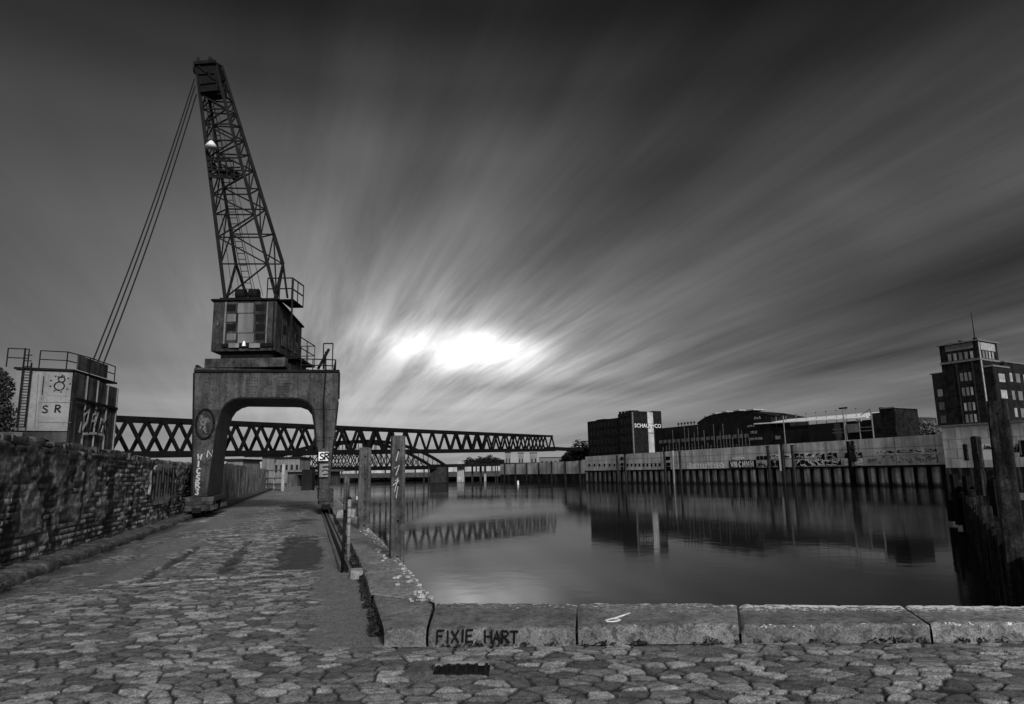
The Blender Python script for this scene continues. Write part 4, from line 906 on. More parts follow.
# ------------------------------------------------------------------ truss bridge
A_, B_ = at(180, 454, 111.), at(555, 449.8, 248.); TA, TB = at(180, 420.6, 111.), at(555, 436.4, 248.)
dirb = unit((B_ - A_) * [1, 1, 0]); LEN = np.linalg.norm((B_ - A_)[:2]); perp = V([-dirb[1], dirb[0], 0])
truss = thing('truss_bridge', (B_[0], B_[1], ZW), 'long dark steel lattice truss bridge crossing the whole river', 'bridge')
def bp(l, top, off): # l metres from A
    k = l / LEN; a, b = (TA, TB) if top else (A_, B_); return lerp(a, b, k) + perp * off
PAN = 5.9; nP = int((LEN + 48) / PAN)
for off in (0., 4.):
    l0, l1 = LEN - nP * PAN, LEN
    mb = MB(); mb.bar(bp(l0, 0, off), bp(l1, 0, off), .5, 1.0); mb.build('lower_chord', M['bridge'], truss)
    mb = MB(); mb.bar(bp(l0, 1, off), bp(l1 - PAN * .4, 1, off), .5, .72); mb.build('upper_chord', M['bridge'], truss)
    mb = MB()
    for i in range(nP):
        a = l0 + i * PAN
        mb.bar(bp(a, 0, off), bp(a + PAN / 2, 1, off), .4, .5); mb.bar(bp(a + PAN / 2, 1, off), bp(a + PAN, 0, off), .4, .5)
    mb.build('truss_lattice', M['bridge'], truss)
mb = MB()
for i in range(nP): a = LEN - nP * PAN + i * PAN; mb.bar(bp(a, 0, .3) - V([0, 0, .1]), bp(a, 0, 3.7) - V([0, 0, .1]), .4, .5); mb.bar(bp(a + PAN / 2, 1, .3), bp(a + PAN / 2, 1, 3.7), .25)
mb.build('cross_beam', M['bridge'], truss)
mb = MB(); mb.obox(bp(l0, 0, .4) + V([0, 0, .1]), bp(l1, 0, .4) - bp(l0, 0, .4), perp * 3.2, (0, 0, .2)); mb.build('deck', M['bridge'], truss)
c0, c1 = bp(LEN, 0, 0), at(592, 451.5, 275.); mb = MB(); mb.hexa([c0, c0 + perp * 4, c0 + perp * 4 + V([0, 0, 1.1]), c0 + V([0, 0, 1.1])], [c1, c1 + perp * 4, c1 + perp * 4 + V([0, 0, 1.1]), c1 + V([0, 0, 1.1])]); mb.build('approach_span', M['bridge'], truss)
# arched bridge behind it
AY0, AY1 = 205., 300.
arch = thing('arch_bridge', at(445, 480, AY1) * [1, 1, 0] + [0, 0, ZW], 'low arched steel bridge seen beneath the long truss bridge', 'bridge')
a0, a1 = at(270, 468, AY0), at(446, 466, AY1); dv = unit((a1 - a0) * [1, 1, 0]); pv = V([-dv[1], dv[0], 0])
dz_ = np.linalg.norm((a1 - a0)[:2])
def ap(k, h, off): return lerp(a0, a1, k) + V([0, 0, h]) + pv * off
HA = 9.3; ah = lambda k: HA * (1 - (2 * k - 1) ** 2)
for off in (0, 7.5):
    mb = MB()
    for i in range(28): k0, k1 = i / 28, (i + 1) / 28; mb.bar(ap(k0, ah(k0), off), ap(k1, ah(k1), off), .7, 1.1)
    mb.build('arch_rib', M['bridge'], arch)
    mb = MB()
    for i in range(1, 28): k = i / 28; mb.bar(ap(k, -.3, off), ap(k, ah(k), off), .25)
    for i in range(3, 24): k, k1 = i / 28, (i + 1) / 28; mb.bar(ap(k, -.2, off), ap(k1, ah(k1) * .55, off), .22); mb.bar(ap(k1, -.2, off), ap(k, ah(k) * .55, off), .22)
    mb.bar(ap(1 / 28, -.3, off), ap(27 / 28, -.3, off), .3)
    mb.build('hanger_lattice', M['bridge'], arch)
mb = MB(); mb.obox(ap(-.35, -1.3, -.4), ap(1, -1.3, -.4) - ap(-.35, -1.3, -.4), pv * 8.3, (0, 0, 1.5)); mb.build('deck', M['bridge'], arch)
d1 = at(640, 462.3, 330.); mb = MB(); d0 = ap(1, -.6, 0); mb.hexa([d0, d0 + pv * 8, d0 + pv * 8 + V([0, 0, 1.4]), d0 + V([0, 0, 1.4])], [d1, d1 + pv * 8, d1 + pv * 8 + V([0, 0, .9]), d1 + V([0, 0, .9])]); mb.build('approach_deck', M['bridge'], arch)
def pier(x0, x1, ytop, Y, mat, dep=6):
    a, b = at(x0, ytop, Y), at(x1, ytop, Y); mb = MB(); mb.obox((a[0], a[1], ZW - 1), (b[0] - a[0], 0, 0), (0, dep, 0), (0, 0, a[2] - ZW + 1)); return mb.build('pier', mat, arch)
pier(430, 446.5, 467.2, 292., M['pier_dark'], 9); pier(457, 463.8, 461.5, 305., M['bridge_pale']); pier(479.5, 481.5, 466, 310., M['pier_dark'], 3); pier(484, 486, 466, 312., M['bridge_pale'], 3); pier(471.3, 473, 463, 310., M['pier_dark'], 2)
for x in (428, 423.5, 495, 497): pier(x, x + .9, 466, 285., M['pier_dark'], 1)

# ------------------------------------------------------------------ right bank
Q0, Q1 = V([25.1, 241.5]), V([81.2, 132.4]); QD = unit(Q1 - Q0); QN = np.array([-QD[1], QD[0]]) 
if QN[0] < 0: QN = -QN
def bk2(px_, off=0.):
    d = ray(px_, 468); d = d[:2]; o = Q0 + QN * off; M2 = np.array([[d[0], -QD[0]], [d[1], -QD[1]]]); k = np.linalg.solve(M2, o); return d * k[0]
def bz(px_, y, off=0.):                # height of a pixel on the bank plane
    p = bk2(px_, off); return float(at(px_, y, p[1])[2])
QL = np.linalg.norm(Q1 - Q0); qd3 = V([*QD, 0]); qn3 = V([*QN, 0])
ZQ0, ZQ1, ZS = 6.7, 7.6, 1.85
bank = thing('bank_wall', (*Q1, ZW), 'long pale concrete flood wall with graffiti above steel sheet piling across the water', 'wall')
E1 = Q1 + QD * 6
mb = MB(); mb.hexa([P3(Q0, ZS), P3(E1, ZS), P3(E1 + QN * 2, ZS), P3(Q0 + QN * 2, ZS)], [P3(Q0, ZQ0), P3(E1, ZQ1), P3(E1 + QN * 2, ZQ1), P3(Q0 + QN * 2, ZQ0)]); mb.build('concrete_face', M['concrete'], bank)
mb = MB()
nJ = 15
for k in range(nJ + 1): p = lerp(Q0, Q1, k / nJ) - QN * .012; mb.obox(P3(p, ZS + .1), qd3 * .14, qn3 * .02, (0, 0, 4.75 + .9 * k / nJ))
for h in (3.6, 5.2): mb.hexa([P3(Q0 - QN * .014, h), P3(Q0 + QN * .01, h), P3(Q0 + QN * .01, h + .09), P3(Q0 - QN * .014, h + .09)], [P3(E1 - QN * .014, h + .2), P3(E1 + QN * .01, h + .2), P3(E1 + QN * .01, h + .29), P3(E1 - QN * .014, h + .29)])
mb.build('panel_joint', M['trim_dark'], bank)
mb = MB(); mb.hexa([P3(Q0 - QN * .5, ZS - .35), P3(Q0 - QN * .5, ZS), P3(Q0 + QN * .3, ZS), P3(Q0 + QN * .3, ZS - .35)], [P3(E1 - QN * .5, ZS - .35), P3(E1 - QN * .5, ZS), P3(E1 + QN * .3, ZS), P3(E1 + QN * .3, ZS - .35)]); mb.build('waling_beam', M['iron'], bank)
# sheet piling profile
per = 2.7; prof_ = [(0, 0), (1.75, 0), (1.85, 1.3), (2.55, 1.3), (2.7, 0)]; pts = []; n_ = int((QL + 6) / per)
for k in range(n_ + 1):
    for a, d in prof_[:-1]: pts.append((k * per + a, d))
S_ = np.array(pts); nu = len(S_); vs = np.concatenate([np.stack([Q0[0] + S_[:, 0] * QD[0] + S_[:, 1] * QN[0], Q0[1] + S_[:, 0] * QD[1] + S_[:, 1] * QN[1], np.full(nu, z)], 1) for z in (-4., ZS - .3)])
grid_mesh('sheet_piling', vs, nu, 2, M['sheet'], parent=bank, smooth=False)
for k in range(int(QL / per) + 2):
    p_ = Q0 + QD * (k * per + 2.15) - QN * .12; MB().box(P3(p_, -4), .30 + .25 * h2(k, 3.), .40 + .2 * h2(k, 4.), ZS + 3.6, math.atan2(QD[1], QD[0])).build('slit_shade_strip', M['wood_dark'], bank)  # black strips added over the piling recesses to paint their dark slits
# graffiti on the lower band of the flood wall
def on_bank(px_, y): p = bk2(px_, -.02); return P3(p, float(at(px_, y, p[1])[2]))
def gblock(name, x0, x1, y0, y1, mat, seed, style='block', lift=.0):
    a = on_bank(x0, y1); b = on_bank(x1, y0); w = np.linalg.norm((b - a)[:2]); h = b[2] - a[2]; random.seed(seed); mb = MB(); o = a - qn3 * lift
    if style == 'block':
        n = max(2, int(w / (h * .9))); bw_ = w / n
        for i in range(n):
            j = .12 * h * (random.random() - .5); q = [(i * bw_ + .05 * bw_, j), (i * bw_ + .95 * bw_, j * .4), (i * bw_ + (.8 + .2 * random.random()) * bw_, h + j), (i * bw_ + .1 * random.random() * bw_, h * (.85 + .15 * random.random()))]
            mb.prism([o + qd3 * u_ + V([0, 0, v_]) for u_, v_ in q], qn3 * .018)
    elif style == 'letters':
        n = max(2, int(w / (h * .8))); bw_ = w / n; k = 0
        for i in range(n):
            ch = random.choice('SRHAEXTCNW3')
            for st in LET[ch]: k += 1; mb.ribbon([((i + .1 + a_ * .85) * bw_, .06 * h + b_ * h * .9) for a_, b_ in st], h * .22, o, qd3, UZ, .001 * (k % 6), .012)
    else:
        for i in range(int(w * 2.0)):
            x, y = random.random() * w, random.random() * h; pts = [(x, y)]
            for _ in range(4): x += (random.random() - .45) * 1.1; y += (random.random() - .5) * 1.0; pts.append((min(max(x, 0), w), min(max(y, 0), h)))
            mb.ribbon(pts, .2, o, qd3, UZ, .001 * (i % 9), .012)
    return mb.build(name, mat, bank)
gblock('graffiti_letters', 687, 725, 463.5, 469, M['paint_white'], 4, 'letters')['label'] = 'pale block letters'
gblock('graffiti_block', 729, 757, 459.5, 468.2, M['paint_black'], 6, 'block')
gblock('graffiti_letters', 731, 755, 461, 467.4, M['paint_white'], 5, 'letters', .03)
gblock('graffiti_block', 757, 768, 455.5, 460, M['paint_black'], 7, 'block')
gblock('graffiti_letters', 733, 745, 457, 459.3, M['paint_white'], 8, 'letters')
gblock('graffiti_scrawl', 757, 770, 461, 467.5, M['paint_black'], 9, 'scrawl')
for i, (x0, x1, y0, y1, mt_) in enumerate([(771, 780, 454.5, 458.3, 'paint_white'), (785.5, 792, 454, 458.2, 'paint_white'), (795.5, 806, 453.2, 459, 'paint_black'), (806, 815, 453, 457.2, 'paint_white'), (771, 780, 460, 467.5, 'paint_black'), (796, 815, 460, 466, 'paint_grey'), (817, 826, 453, 463, 'paint_black'), (828, 838.5, 452, 463, 'paint_black'), (845, 864, 452, 458, 'paint_black'), (879, 898.5, 450.3, 454, 'paint_white'), (899, 915, 449.5, 453, 'paint_black'), (916, 926.5, 449.3, 452.3, 'paint_white'), (927, 939, 448.7, 451.8, 'paint_black')]):
    gblock('graffiti_block', x0, x1, y0, y1, M[mt_], 20 + i, 'block')
    if mt_ != 'paint_grey': gblock('graffiti_letters', x0 + .6, x1 - .4, y0 + .9, y1 - .9, M['paint_black' if mt_ == 'paint_white' else 'paint_grey'], 60 + i, 'scrawl', .03)
gblock('graffiti_scrawl', 797, 816, 460, 466.5, M['paint_black'], 40, 'scrawl', .02)
gblock('graffiti_scrawl', 817, 863, 458.5, 465.5, M['paint_white'], 41, 'scrawl', .02)
gblock('graffiti_scrawl', 865, 939, 454.5, 463.5, M['trim_dark'], 42, 'scrawl')
gblock('graffiti_block', 797, 842, 459.5, 466, M['paint_black'], 90, 'block', .04); gblock('graffiti_letters', 797.5, 841, 460, 465.6, M['paint_white'], 91, 'scrawl', .062)
gblock('graffiti_letters', 843, 864, 459, 465, M['paint_white'], 92, 'scrawl', .05); gblock('graffiti_letters', 688, 726, 462, 469, M['paint_white'], 93, 'scrawl', .03)
mb = MB()
for x in list(range(589, 615, 5)) + list(range(627, 662, 4)): c = on_bank(x, 466.5); mb.obox(c, qd3 * .8, qn3 * -.05, (0, 0, .9))
for x in (621, 624, 666.5, 668): 
    for y in (460, 466, 470): c = on_bank(x, y); mb.obox(c, qd3 * 1.2, qn3 * -.08, (0, 0, 1.0))
mb.build('painted_opening', M['void'], bank)  # black boxes on the wall face paint the shade of openings
tag(MB().prism([P3(Q0 + QN * 2.003, 0), P3(E1 + QN * 2.003, 0), P3(E1 + QN * 900, 0), P3(Q0 + QN * 900, 0)], (0, 0, 6.55)).build('bank_ground', M['soil']), kind='structure')
# posts in the water along the bank wall
for x, y0, w, mt_, lb in ((617.5, 456, .55, 'pier_dark', 'dark fender post against the far wall, leftmost of the bank posts'), (625.5, 455, .55, 'pier_dark', 'dark fender post just right of the leftmost bank post'), (665, 452, .45, 'pier_dark', 'dark fender post left of the thin white post by the wall graffiti'),
                          (673.5, 450.5, .4, 'trim', 'thin white post rising above the flood wall below the shed'), (680.5, 452, .5, 'pier_dark', 'dark fender post right of the thin white bank post'), (769.2, 447, .5, 'pier_dark', 'dark fender post at the left of the taller white post'), (781.5, 444, .55, 'paint_white', 'tall white post standing between two darker fender posts'),
                          (783.7, 444.5, .6, 'pier_dark', 'dark fender post touching the tall white post'), (793.8, 446, .5, 'pier_dark', 'dark fender post to the right of the tall white post'), (850.5, 442.5, .5, 'wood_dark', 'dark post beside the hanging shrub on the flood wall')):
    p = bk2(x, -1.1); z = float(at(x, y0, p[1])[2]); z_b = 1.0 if x == 781.5 else -4
    r_ = thing('fender_post', (*p, z_b), lb, 'post', 'posts along the far flood wall'); mb = MB(); mb.box((*p, z_b), w, w, z - z_b, math.atan2(QD[1], QD[0])); mb.build('post_shaft', M[mt_], r_)
    mb = MB(); mb.box((*p, z), w * 1.25, w * 1.25, .25, math.atan2(QD[1], QD[0])); mb.build('post_cap', M['iron'], r_)
p = bk2(854.5, -.3); P = P3(p, 2.0); tree('wall_shrub', P, 5, blobs_around(P, [(0, 0, 3.6, .7, .5, .9), (.2, 0, 2.4, .9, .5, .9), (-.3, 0, 1.4, .8, .5, .8), (.9, -.2, 1.2, .9, .5, .6), (.1, 0, 4.7, .4, .4, .6)]), 1600, .16, 'dark shrub growing out of the graffitied flood wall', 'shrub', M['leaf_far'], trunk=.08)

# buildings along the bank --------------------------------------------------
def bbox(mb, x0, x1, off, dep, z0, z1, z1b=None):
    a, b = bk2(x0, off), bk2(x1, off); z1b = z1 if z1b is None else z1b
    return mb.hexa([P3(a, z0), P3(b, z0), P3(b + QN * dep, z0), P3(a + QN * dep, z0)], [P3(a, z1), P3(b, z1b), P3(b + QN * dep, z1b), P3(a + QN * dep, z1)])
GZ = 6.5
def fwin(par, x0, x1, off, nx, zs, w, h, mat, frame='brick_mid'):
    a, b = bk2(x0, off), bk2(x1, off)
    for z in zs:
        for i in range(nx):
            p = lerp(a, b, (i + .5) / nx); mb = MB(); mb.obox(P3(p - QD * w / 2 - QN * .06, z), qd3 * w, qn3 * .1, (0, 0, h)); wi = mb.build('window', M[frame], par)
            mb = MB(); mb.obox(P3(p - QD * (w / 2 - .12) - QN * .075, z + .12), qd3 * (w - .24), qn3 * .1, (0, 0, h - .24)); mb.build('pane', M[mat], wi)
off = 14.
p = bk2(625, off); sb = thing('office_block', (*p, GZ), 'dark stepped office block with white rooftop lettering and a pale glazed slot', 'building')
zA = bz(604, 419.8, off); zB = bz(627, 412, off); cor = bk2(634.5, off); EW = 13.2
mb = MB(); bbox(mb, 589, 620, off, EW, GZ, zA); mb.build('wall', M['brick_dark'], sb)
a, b = bk2(620.1, off - .2), cor - QN * .2
mb = MB(); mb.hexa([P3(a, GZ), P3(b, GZ), P3(b + QN * 6.9, GZ), P3(a + QN * 6.9, GZ)], [P3(a, zB - .5), P3(b, zB), P3(b + QN * 6.9, zB), P3(a + QN * 6.9, zB - .5)]); mb.build('wall', M['brick_dark'], sb)
mb = MB(); mb.hexa([P3(a + QN * 9.5, GZ), P3(b + QN * 9.5, GZ), P3(b + QN * EW, GZ), P3(a + QN * EW, GZ)], [P3(a + QN * 9.5, zB), P3(b + QN * 9.5, zB + .3), P3(b + QN * EW, zB + .3), P3(a + QN * EW, zB)]); mb.build('wall', M['brick_dark'], sb)
mb = MB(); a3 = b - QD * 2; mb.hexa([P3(a3 + QN * 6.903, GZ), P3(b - QD * .1 + QN * 6.903, GZ), P3(b - QD * .1 + QN * 9.497, GZ), P3(a3 + QN * 9.497, GZ)], [P3(a3 + QN * 6.903, zB - .2), P3(b - QD * .1 + QN * 6.903, zB - .2), P3(b - QD * .1 + QN * 9.497, zB - .2), P3(a3 + QN * 9.497, zB - .2)]); gz = mb.build('glazed_slot', M['far_wall'], sb)
mb = MB()
for z in (GZ + 8, GZ + 11.2): mb.obox(P3(b - QD * .15 + QN * 7.0, z), qd3 * .1, qn3 * 2.4, (0, 0, .35))
mb.build('floor_band', M['trim_dark'], gz)
mb = MB(); mb.obox(P3(b - QN * .05 - QD * .05, GZ), qd3 * .4, qn3 * .45, (0, 0, zB - GZ - .4)); mb.build('corner_strip', M['trim_dark'], sb)
mb = MB(); mb.obox(P3(b + QD * .05 + QN * 9.6, GZ), qd3 * 2, qn3 * 3, (0, 0, 6.0)); mb.build('lower_annex', M['brick_mid'], sb)
mb = MB(); bbox(mb, 598, 606, off + 3, 5, zA + .01, zA + .7); mb.build('roof_hut', M['brick_dark'], sb)
mb = MB(); mb.obox(P3(b - QD * 6 + QN * 3, zB + .01), qd3 * 3, qn3 * 2.5, (0, 0, .6)); mb.build('roof_hut', M['brick_dark'], sb)
fwin(sb, 590, 619, off, 8, [GZ + 2 + 3.1 * k for k in range(4)], 1.5, 1.7, 'glass_dark'); fwin(sb, 621, 634, off - .2, 4, [GZ + 2 + 3.1 * k for k in range(5)], 1.5, 1.7, 'glass_dark')
p0 = cor + QN * .5 + QD * .02; tw = EW - 1.5; zt_ = float(at(640, 427.4, p0[1])[2])
tx = text_mesh('lettering', 'SCHAUB+CO', 1., (0, 0, 0), (1, 0, 0), (0, 0, 1), M['paint_white'], sb)
bb = [v.co.x + wl(sb)[0] for v in tx.data.vertices]; sc_ = tw / (max(bb) - min(bb)); bpy.data.objects.remove(tx)
tx = text_mesh('lettering', 'SCHAUB+CO', sc_, P3(p0 + QD * .3, zt_), qn3, UZ, M['paint_white'], sb, .25); tx['label'] = 'white lettering SCHAUB+CO'
# long shed with timber staging, and its dark vaulted roof
off = 9.
s1_ = thing('storage_shed', (*bk2(705, off), GZ), 'long dark storage shed with upright posts and painted words, right of the office block', 'shed')
zE = bz(700, 424.6, off); mb = MB(); bbox(mb, 657, 775, off, 14, GZ, zE); mb.build('wall', M['far_dark'], s1_)
mb = MB(); random.seed(4)
for i in range(28): x = 664 + i * 3.2 + random.random(); p = bk2(x, off - .5); mb.box((*p, GZ), .16, .16, random.uniform(1.5, zE - GZ + .6))
for z in (GZ + .7, GZ + 1.6): a, b = bk2(664, off - .4), bk2(752, off - .4); mb.bar(P3(a, z), P3(b, z), .14)
mb.build('staging_frame', M['kerb'], s1_)
mb = MB()
for i in range(6): x = 681 + i * 3.2; p = bk2(x, off + 2); mb.box((*p, zE), .18, .18, 1.4); mb.box((*p, zE + .7), .6, .3, .5)
mb.build('roof_vent_frame', M['far_dark'], s1_)
pr = [(700, 422.5), (706, 418.5), (712, 415.5), (722, 413.3), (735, 411.8), (748, 411.0), (760, 412), (772, 414), (785, 416.5), (785, 424), (700, 424.4)]; o2 = off + 24
pts = [P3(bk2(x, o2), bz(x, y, o2)) for x, y in pr]; mb = MB(); mb.prism(pts, qn3 * 12); mb.build('vaulted_roof', M['roof_dark'], s1_)
mb = MB()
for x, y, l in ((707, 416.2, 3), (715, 413.4, 4), (725, 411.6, 5), (737, 410.2, 6), (750, 409.6, 8)):
    a, b = bk2(x, o2 - .3), bk2(x + l, o2 - .3); mb.hexa([P3(a, bz(x, y + 1.6, o2)), P3(b, bz(x + l, y + .4, o2)), P3(b + QN * 6, bz(x + l, y + .4, o2)), P3(a + QN * 6, bz(x, y + 1.6, o2))], [P3(a, bz(x, y + .4, o2)), P3(b, bz(x + l, y - .8, o2)), P3(b + QN * 6, bz(x + l, y - .8, o2)), P3(a + QN * 6, bz(x, y + .4, o2))])
mb.build('roof_light_pane', M['glass_pale'], s1_)
for txt, x, y, sz, ital in (('Dock', 758, 419.5, 1.0, 0), ('GEBÄUDE', 750.5, 427.2, .62, 0), ('MITZ', 753.5, 433.8, .95, 0), ('TOO H DO', 750.5, 440.5, .95, 0)):
    t_ = text_mesh('lettering', txt, sz, P3(bk2(x, off - .25), bz(x, y, off)), qd3, UZ, M['trim'], s1_, .1); t_['label'] = 'pale painted word ' + txt
for i in range(3):
    p = bk2(724 + i * 9, off + 3); P = P3(p, GZ + .1)
    tree('bare_shrub', P, 5, blobs_around(P, [(0, 0, 5.0, 1.8, 1.2, 1.3), (1.0, 0, 5.6, 1.2, 1, 1.0), (-1.0, 0, 5.3, 1.1, 1, .9)]), 700, .28, ['grey shrub above the dark shed, left one of three', 'grey shrub above the dark shed, middle one of three', 'grey shrub above the dark shed, right one nearest the painted words'][i], 'shrub', M['trim_dark'], 'grey shrubs over the shed', seed=20 + i)
fwin(s1_, 660, 752, off, 18, [GZ + 3.4], 1.7, 1.2, 'trim_dark')
# shed with the pale roof
s2_ = thing('pale_roof_shed', (*bk2(815, off), GZ), 'low shed under a bright sloping sheet roof beside the flood wall', 'shed')
zL, zR = bz(776, 423.0, off), bz(876, 418.5, off); mb = MB(); bbox(mb, 775.3, 876, off + .2, 11, GZ, min(zL, zR) - .2); mb.build('wall', M['far_dark'], s2_)
a, b = bk2(757, off - .4), bk2(872, off - .4); za, zb_ = bz(757, 424., off - .4), bz(872, 417.6, off - .4); a2, b2 = a + QN * 7, b + QN * 7; ha, hb = za + 1.0, zb_ + 1.5
mb = MB()
mb.hexa([P3(a, za - .1), P3(b, zb_ - .1), P3(b2, hb - .1), P3(a2, ha - .1)], [P3(a, za + .12), P3(b, zb_ + .12), P3(b2, hb + .12), P3(a2, ha + .12)]); mb.build('roof', M['roof_pale'], s2_)
mb = MB(); bbox(mb, 812, 838, off - 2.4, 2.5, GZ, bz(825, 425, off)); bbox(mb, 783, 812, off - 1.2, 1.4, GZ, bz(795, 430, off)); mb.build('lean_to', M['roof_dark'], s2_)
fwin(s2_, 778, 812, off + .2, 9, [GZ + 2.4], 1.3, 1.1, 'glass_pale'); fwin(s2_, 838, 852, off + .2, 4, [GZ + 2.6], 1.3, 1.2, 'glass_dark')
mb = MB(); bbox(mb, 851.5, 863.5, off - 3, .3, bz(857, 432.3, off - 3), bz(857, 423.8, off - 3)); bd = mb.build('sign_board', M['tank'], s2_)
mb = MB(); bbox(mb, 860.5, 866, off - 3, .3, bz(863, 421.3, off - 3), bz(863, 419.3, off - 3)); mb.build('sign_board', M['trim'], s2_)
mb = MB()
for x in (850, 863.8): p = bk2(x, off - 2.9); mb.box((*p, GZ), .2, .2, bz(x, 420, off - 2.9) - GZ)
for y in (428, 431.5): a, b = bk2(836, off - 2.9), bk2(877, off - 2.9); z = bz(857, y, off - 2.9); mb.bar(P3(a, z), P3(b, z), .16)
mb.build('sign_frame', M['trim_dark'], s2_)
for i in range(10):
    x = 770 + i * 10.2; p = bk2(x, off + 1); zt_ = bz(x, 417 - i * .95, off + 1); r_ = thing('roof_mast', (*p, GZ), 'thin upright mast by the pale roof, %s of the row of ten' % ['leftmost', 'second from left', 'third from left', 'fourth from left', 'fifth from left', 'fifth from right', 'fourth from right', 'third from right', 'second from right', 'rightmost'][i], 'mast', 'masts in the row along the pale shed')
    mb = MB(); mb.box((*p, GZ), .11, .11, zt_ - GZ - .1); mb.build('mast_pole', M['trim_dark'], r_); MB().box((*p, zt_ - .099), .24, .24, .15).build('mast_head', M['iron'], r_)
for x, y, lb in ((848.5, 408.8, 'floodlight mast rising above the pale roof left of the white board'), (787.5, 415.5, 'floodlight mast above the left part of the pale roof')):
    p = bk2(x, off - 3.2); z = bz(x, y, off - 3.2); r_ = thing('floodlight_mast', (*p, GZ), lb, 'floodlight'); mb = MB(); mb.box((*p, GZ), .2, .2, z - GZ); mb.build('mast_pole', M['trim_dark'], r_); mb = MB(); mb.obox(P3(p, z) - qd3 * 1.0, qd3 * 2., qn3 * .4, (0, 0, .35)); mb.build('lamp_bar', M['iron'], r_)
p = bk2(877, off - 4); r_ = thing('lattice_mast', (*p, GZ), 'pale slender mast standing against the left end of the brick building', 'mast'); mb = MB(); mb.box((*p, GZ), .25, .25, bz(877, 408.5, off - 4) - GZ); mb.build('mast_pole', M['trim_dark'], r_)
mb = MB(); z = bz(872, 412, off - 4); mb.bar(P3(p, z + .6), P3(bk2(866, off - 4), z - .6), .12); mb.build('mast_stay', M['trim_dark'], r_)
# brick building with flat roofs
off = 7.
b3 = thing('brick_building', (*bk2(900, off), GZ), 'plain dark brick building with stepped flat roofs, left of the tower block', 'building')
zb1, zb2, zb3 = bz(883, 412.5, off), bz(900, 408, off), bz(905, 413., off)
mb = MB(); bbox(mb, 877.5, 887, off + .5, 8, GZ, zb1); mb.build('wall', M['brick_mid'], b3)
mb = MB(); bbox(mb, 887.1, 901, off, 8, GZ, zb2); mb.build('wall', M['brick_dark'], b3)
mb = MB(); bbox(mb, 891, 900.6, off + 8.01, 15.5, GZ, zb3); mb.build('wall', M['brick_mid'], b3)
mb = MB(); bbox(mb, 886.7, 901.4, off - .3, 8.6, zb2, zb2 + .25); bbox(mb, 891, 901., off + 8.4, 15.3, zb3, zb3 + .2); mb.build('cornice', M['trim_dark'], b3)
mb = MB(); bbox(mb, 885.5, 887.5, off + 2, 2, bz(886, 413, off), bz(886, 406.5, off)); mb.build('chimney', M['brick_dark'], b3)
fwin(b3, 879, 887, off + .5, 2, [GZ + 2.2], 1.0, 1.2, 'glass_dark'); fwin(b3, 888, 900, off, 4, [GZ + 2.2], 1.1, 1.3, 'glass_dark')
mb = MB(); bbox(mb, 877, 930, off - 2.5, .4, GZ, GZ + .9); mb.build('yard_wall', M['trim_dark'], b3)
p = bk2(935, 25); P = P3(p, GZ); tree('round_tree', P, 5, blobs_around(P, [(0, 0, 4.0, 2.2, 2, 1.8), (-1.4, 0, 3.2, 1.6, 1.4, 1.3), (1.5, 0, 3.0, 1.5, 1.5, 1.2)]), 1600, .28, 'hazy round tree between the brick building and the tower', 'tree', M['trim_dark'], seed=31)

# tower block on its own retaining wall -------------------------------------
K0 = at(941, 427.7, 112.); K1 = at(1024, 421.8, 101.)
kd = unit((K1 - K0)[:2]); kn = np.array([-kd[1], kd[0]]); kn = kn if kn[1] > 0 else -kn; k3 = V([*kd, 0]); kn3 = V([*kn, 0]); ZK = .5 * (K0[2] + K1[2]); ZKB = 1.25
tw_ = thing('tower_wall', (*K0[:2], ZW), 'pale panelled retaining wall carrying the brick tower on the right', 'wall')
k0, kE = K0[:2], K0[:2] + kd * 30
mb = MB(); mb.prism([P3(k0, ZKB), P3(kE, ZKB), P3(kE + kn * 24, ZKB), P3(k0 + kn * 24, ZKB)], (0, 0, ZK - ZKB)); mb.build('concrete_face', M['concrete'], tw_)
mb = MB(); mb.prism([P3(k0 - kn * .25 - kd * .6, ZK), P3(kE - kn * .25, ZK), P3(kE + kn * 1, ZK), P3(k0 + kn * 1 - kd * .6, ZK)], (0, 0, .3)); mb.build('coping', M['trim_dark'], tw_)
mb = MB()
for h in (2.7, 4.2, 5.7): mb.obox(P3(k0 - kn * .01, h), k3 * 30, kn3 * .015, (0, 0, .06))
for k in range(12):
    for h in range(4): mb.obox(P3(k0 + kd * (.9 + k * 2.5 + 1.2 * (h % 2)) - kn * .012, 1.3 + h * 1.5), k3 * .07, kn3 * .015, (0, 0, 1.38))
mb.build('panel_joint', M['trim_dark'], tw_)
def onk(px_, y):
    d = ray(px_, y); k = ((k0 - kn * .015) @ kn) / (d[0] * kn[0] + d[1] * kn[1]); return OO + d * k
for x0, x1, y0, y1, mt_ in ((964.5, 967, 444, 460.5, 'paint_black'), (967.5, 975, 444, 459, 'trim'), (973.5, 977, 451, 461, 'paint_black'), (982, 994, 443.5, 460, 'paint_white'), (1013.5, 1020, 440, 455.5, 'paint_grey'), (1020, 1026, 440, 457, 'paint_black')):
    a, b = onk(x0, y1), onk(x1, y0); mb = MB(); mb.obox(a, k3 * ((b - a)[:2] @ kd), kn3 * .01, (0, 0, b[2] - a[2])); mb.build('graffiti_block', M[mt_], tw_)
mb = MB(); random.seed(5)
for k in range(9): a = onk(984 + k * 1.1, 449); mb.ribbon([(0, 0), (.3 * random.random(), .5), (.2, .9 * random.random())], .12, a - kn3 * .02, k3, UZ, .001 * k)
for k in range(6): a = onk(1014 + k * 1.0, 452); mb.ribbon([(0, 0), (.3 * random.random(), .8), (.1, 1.5 * random.random())], .12, a - kn3 * .02, k3, UZ, .001 * k)
mb.build('graffiti_scrawl', M['paint_black'], tw_)
pts = []
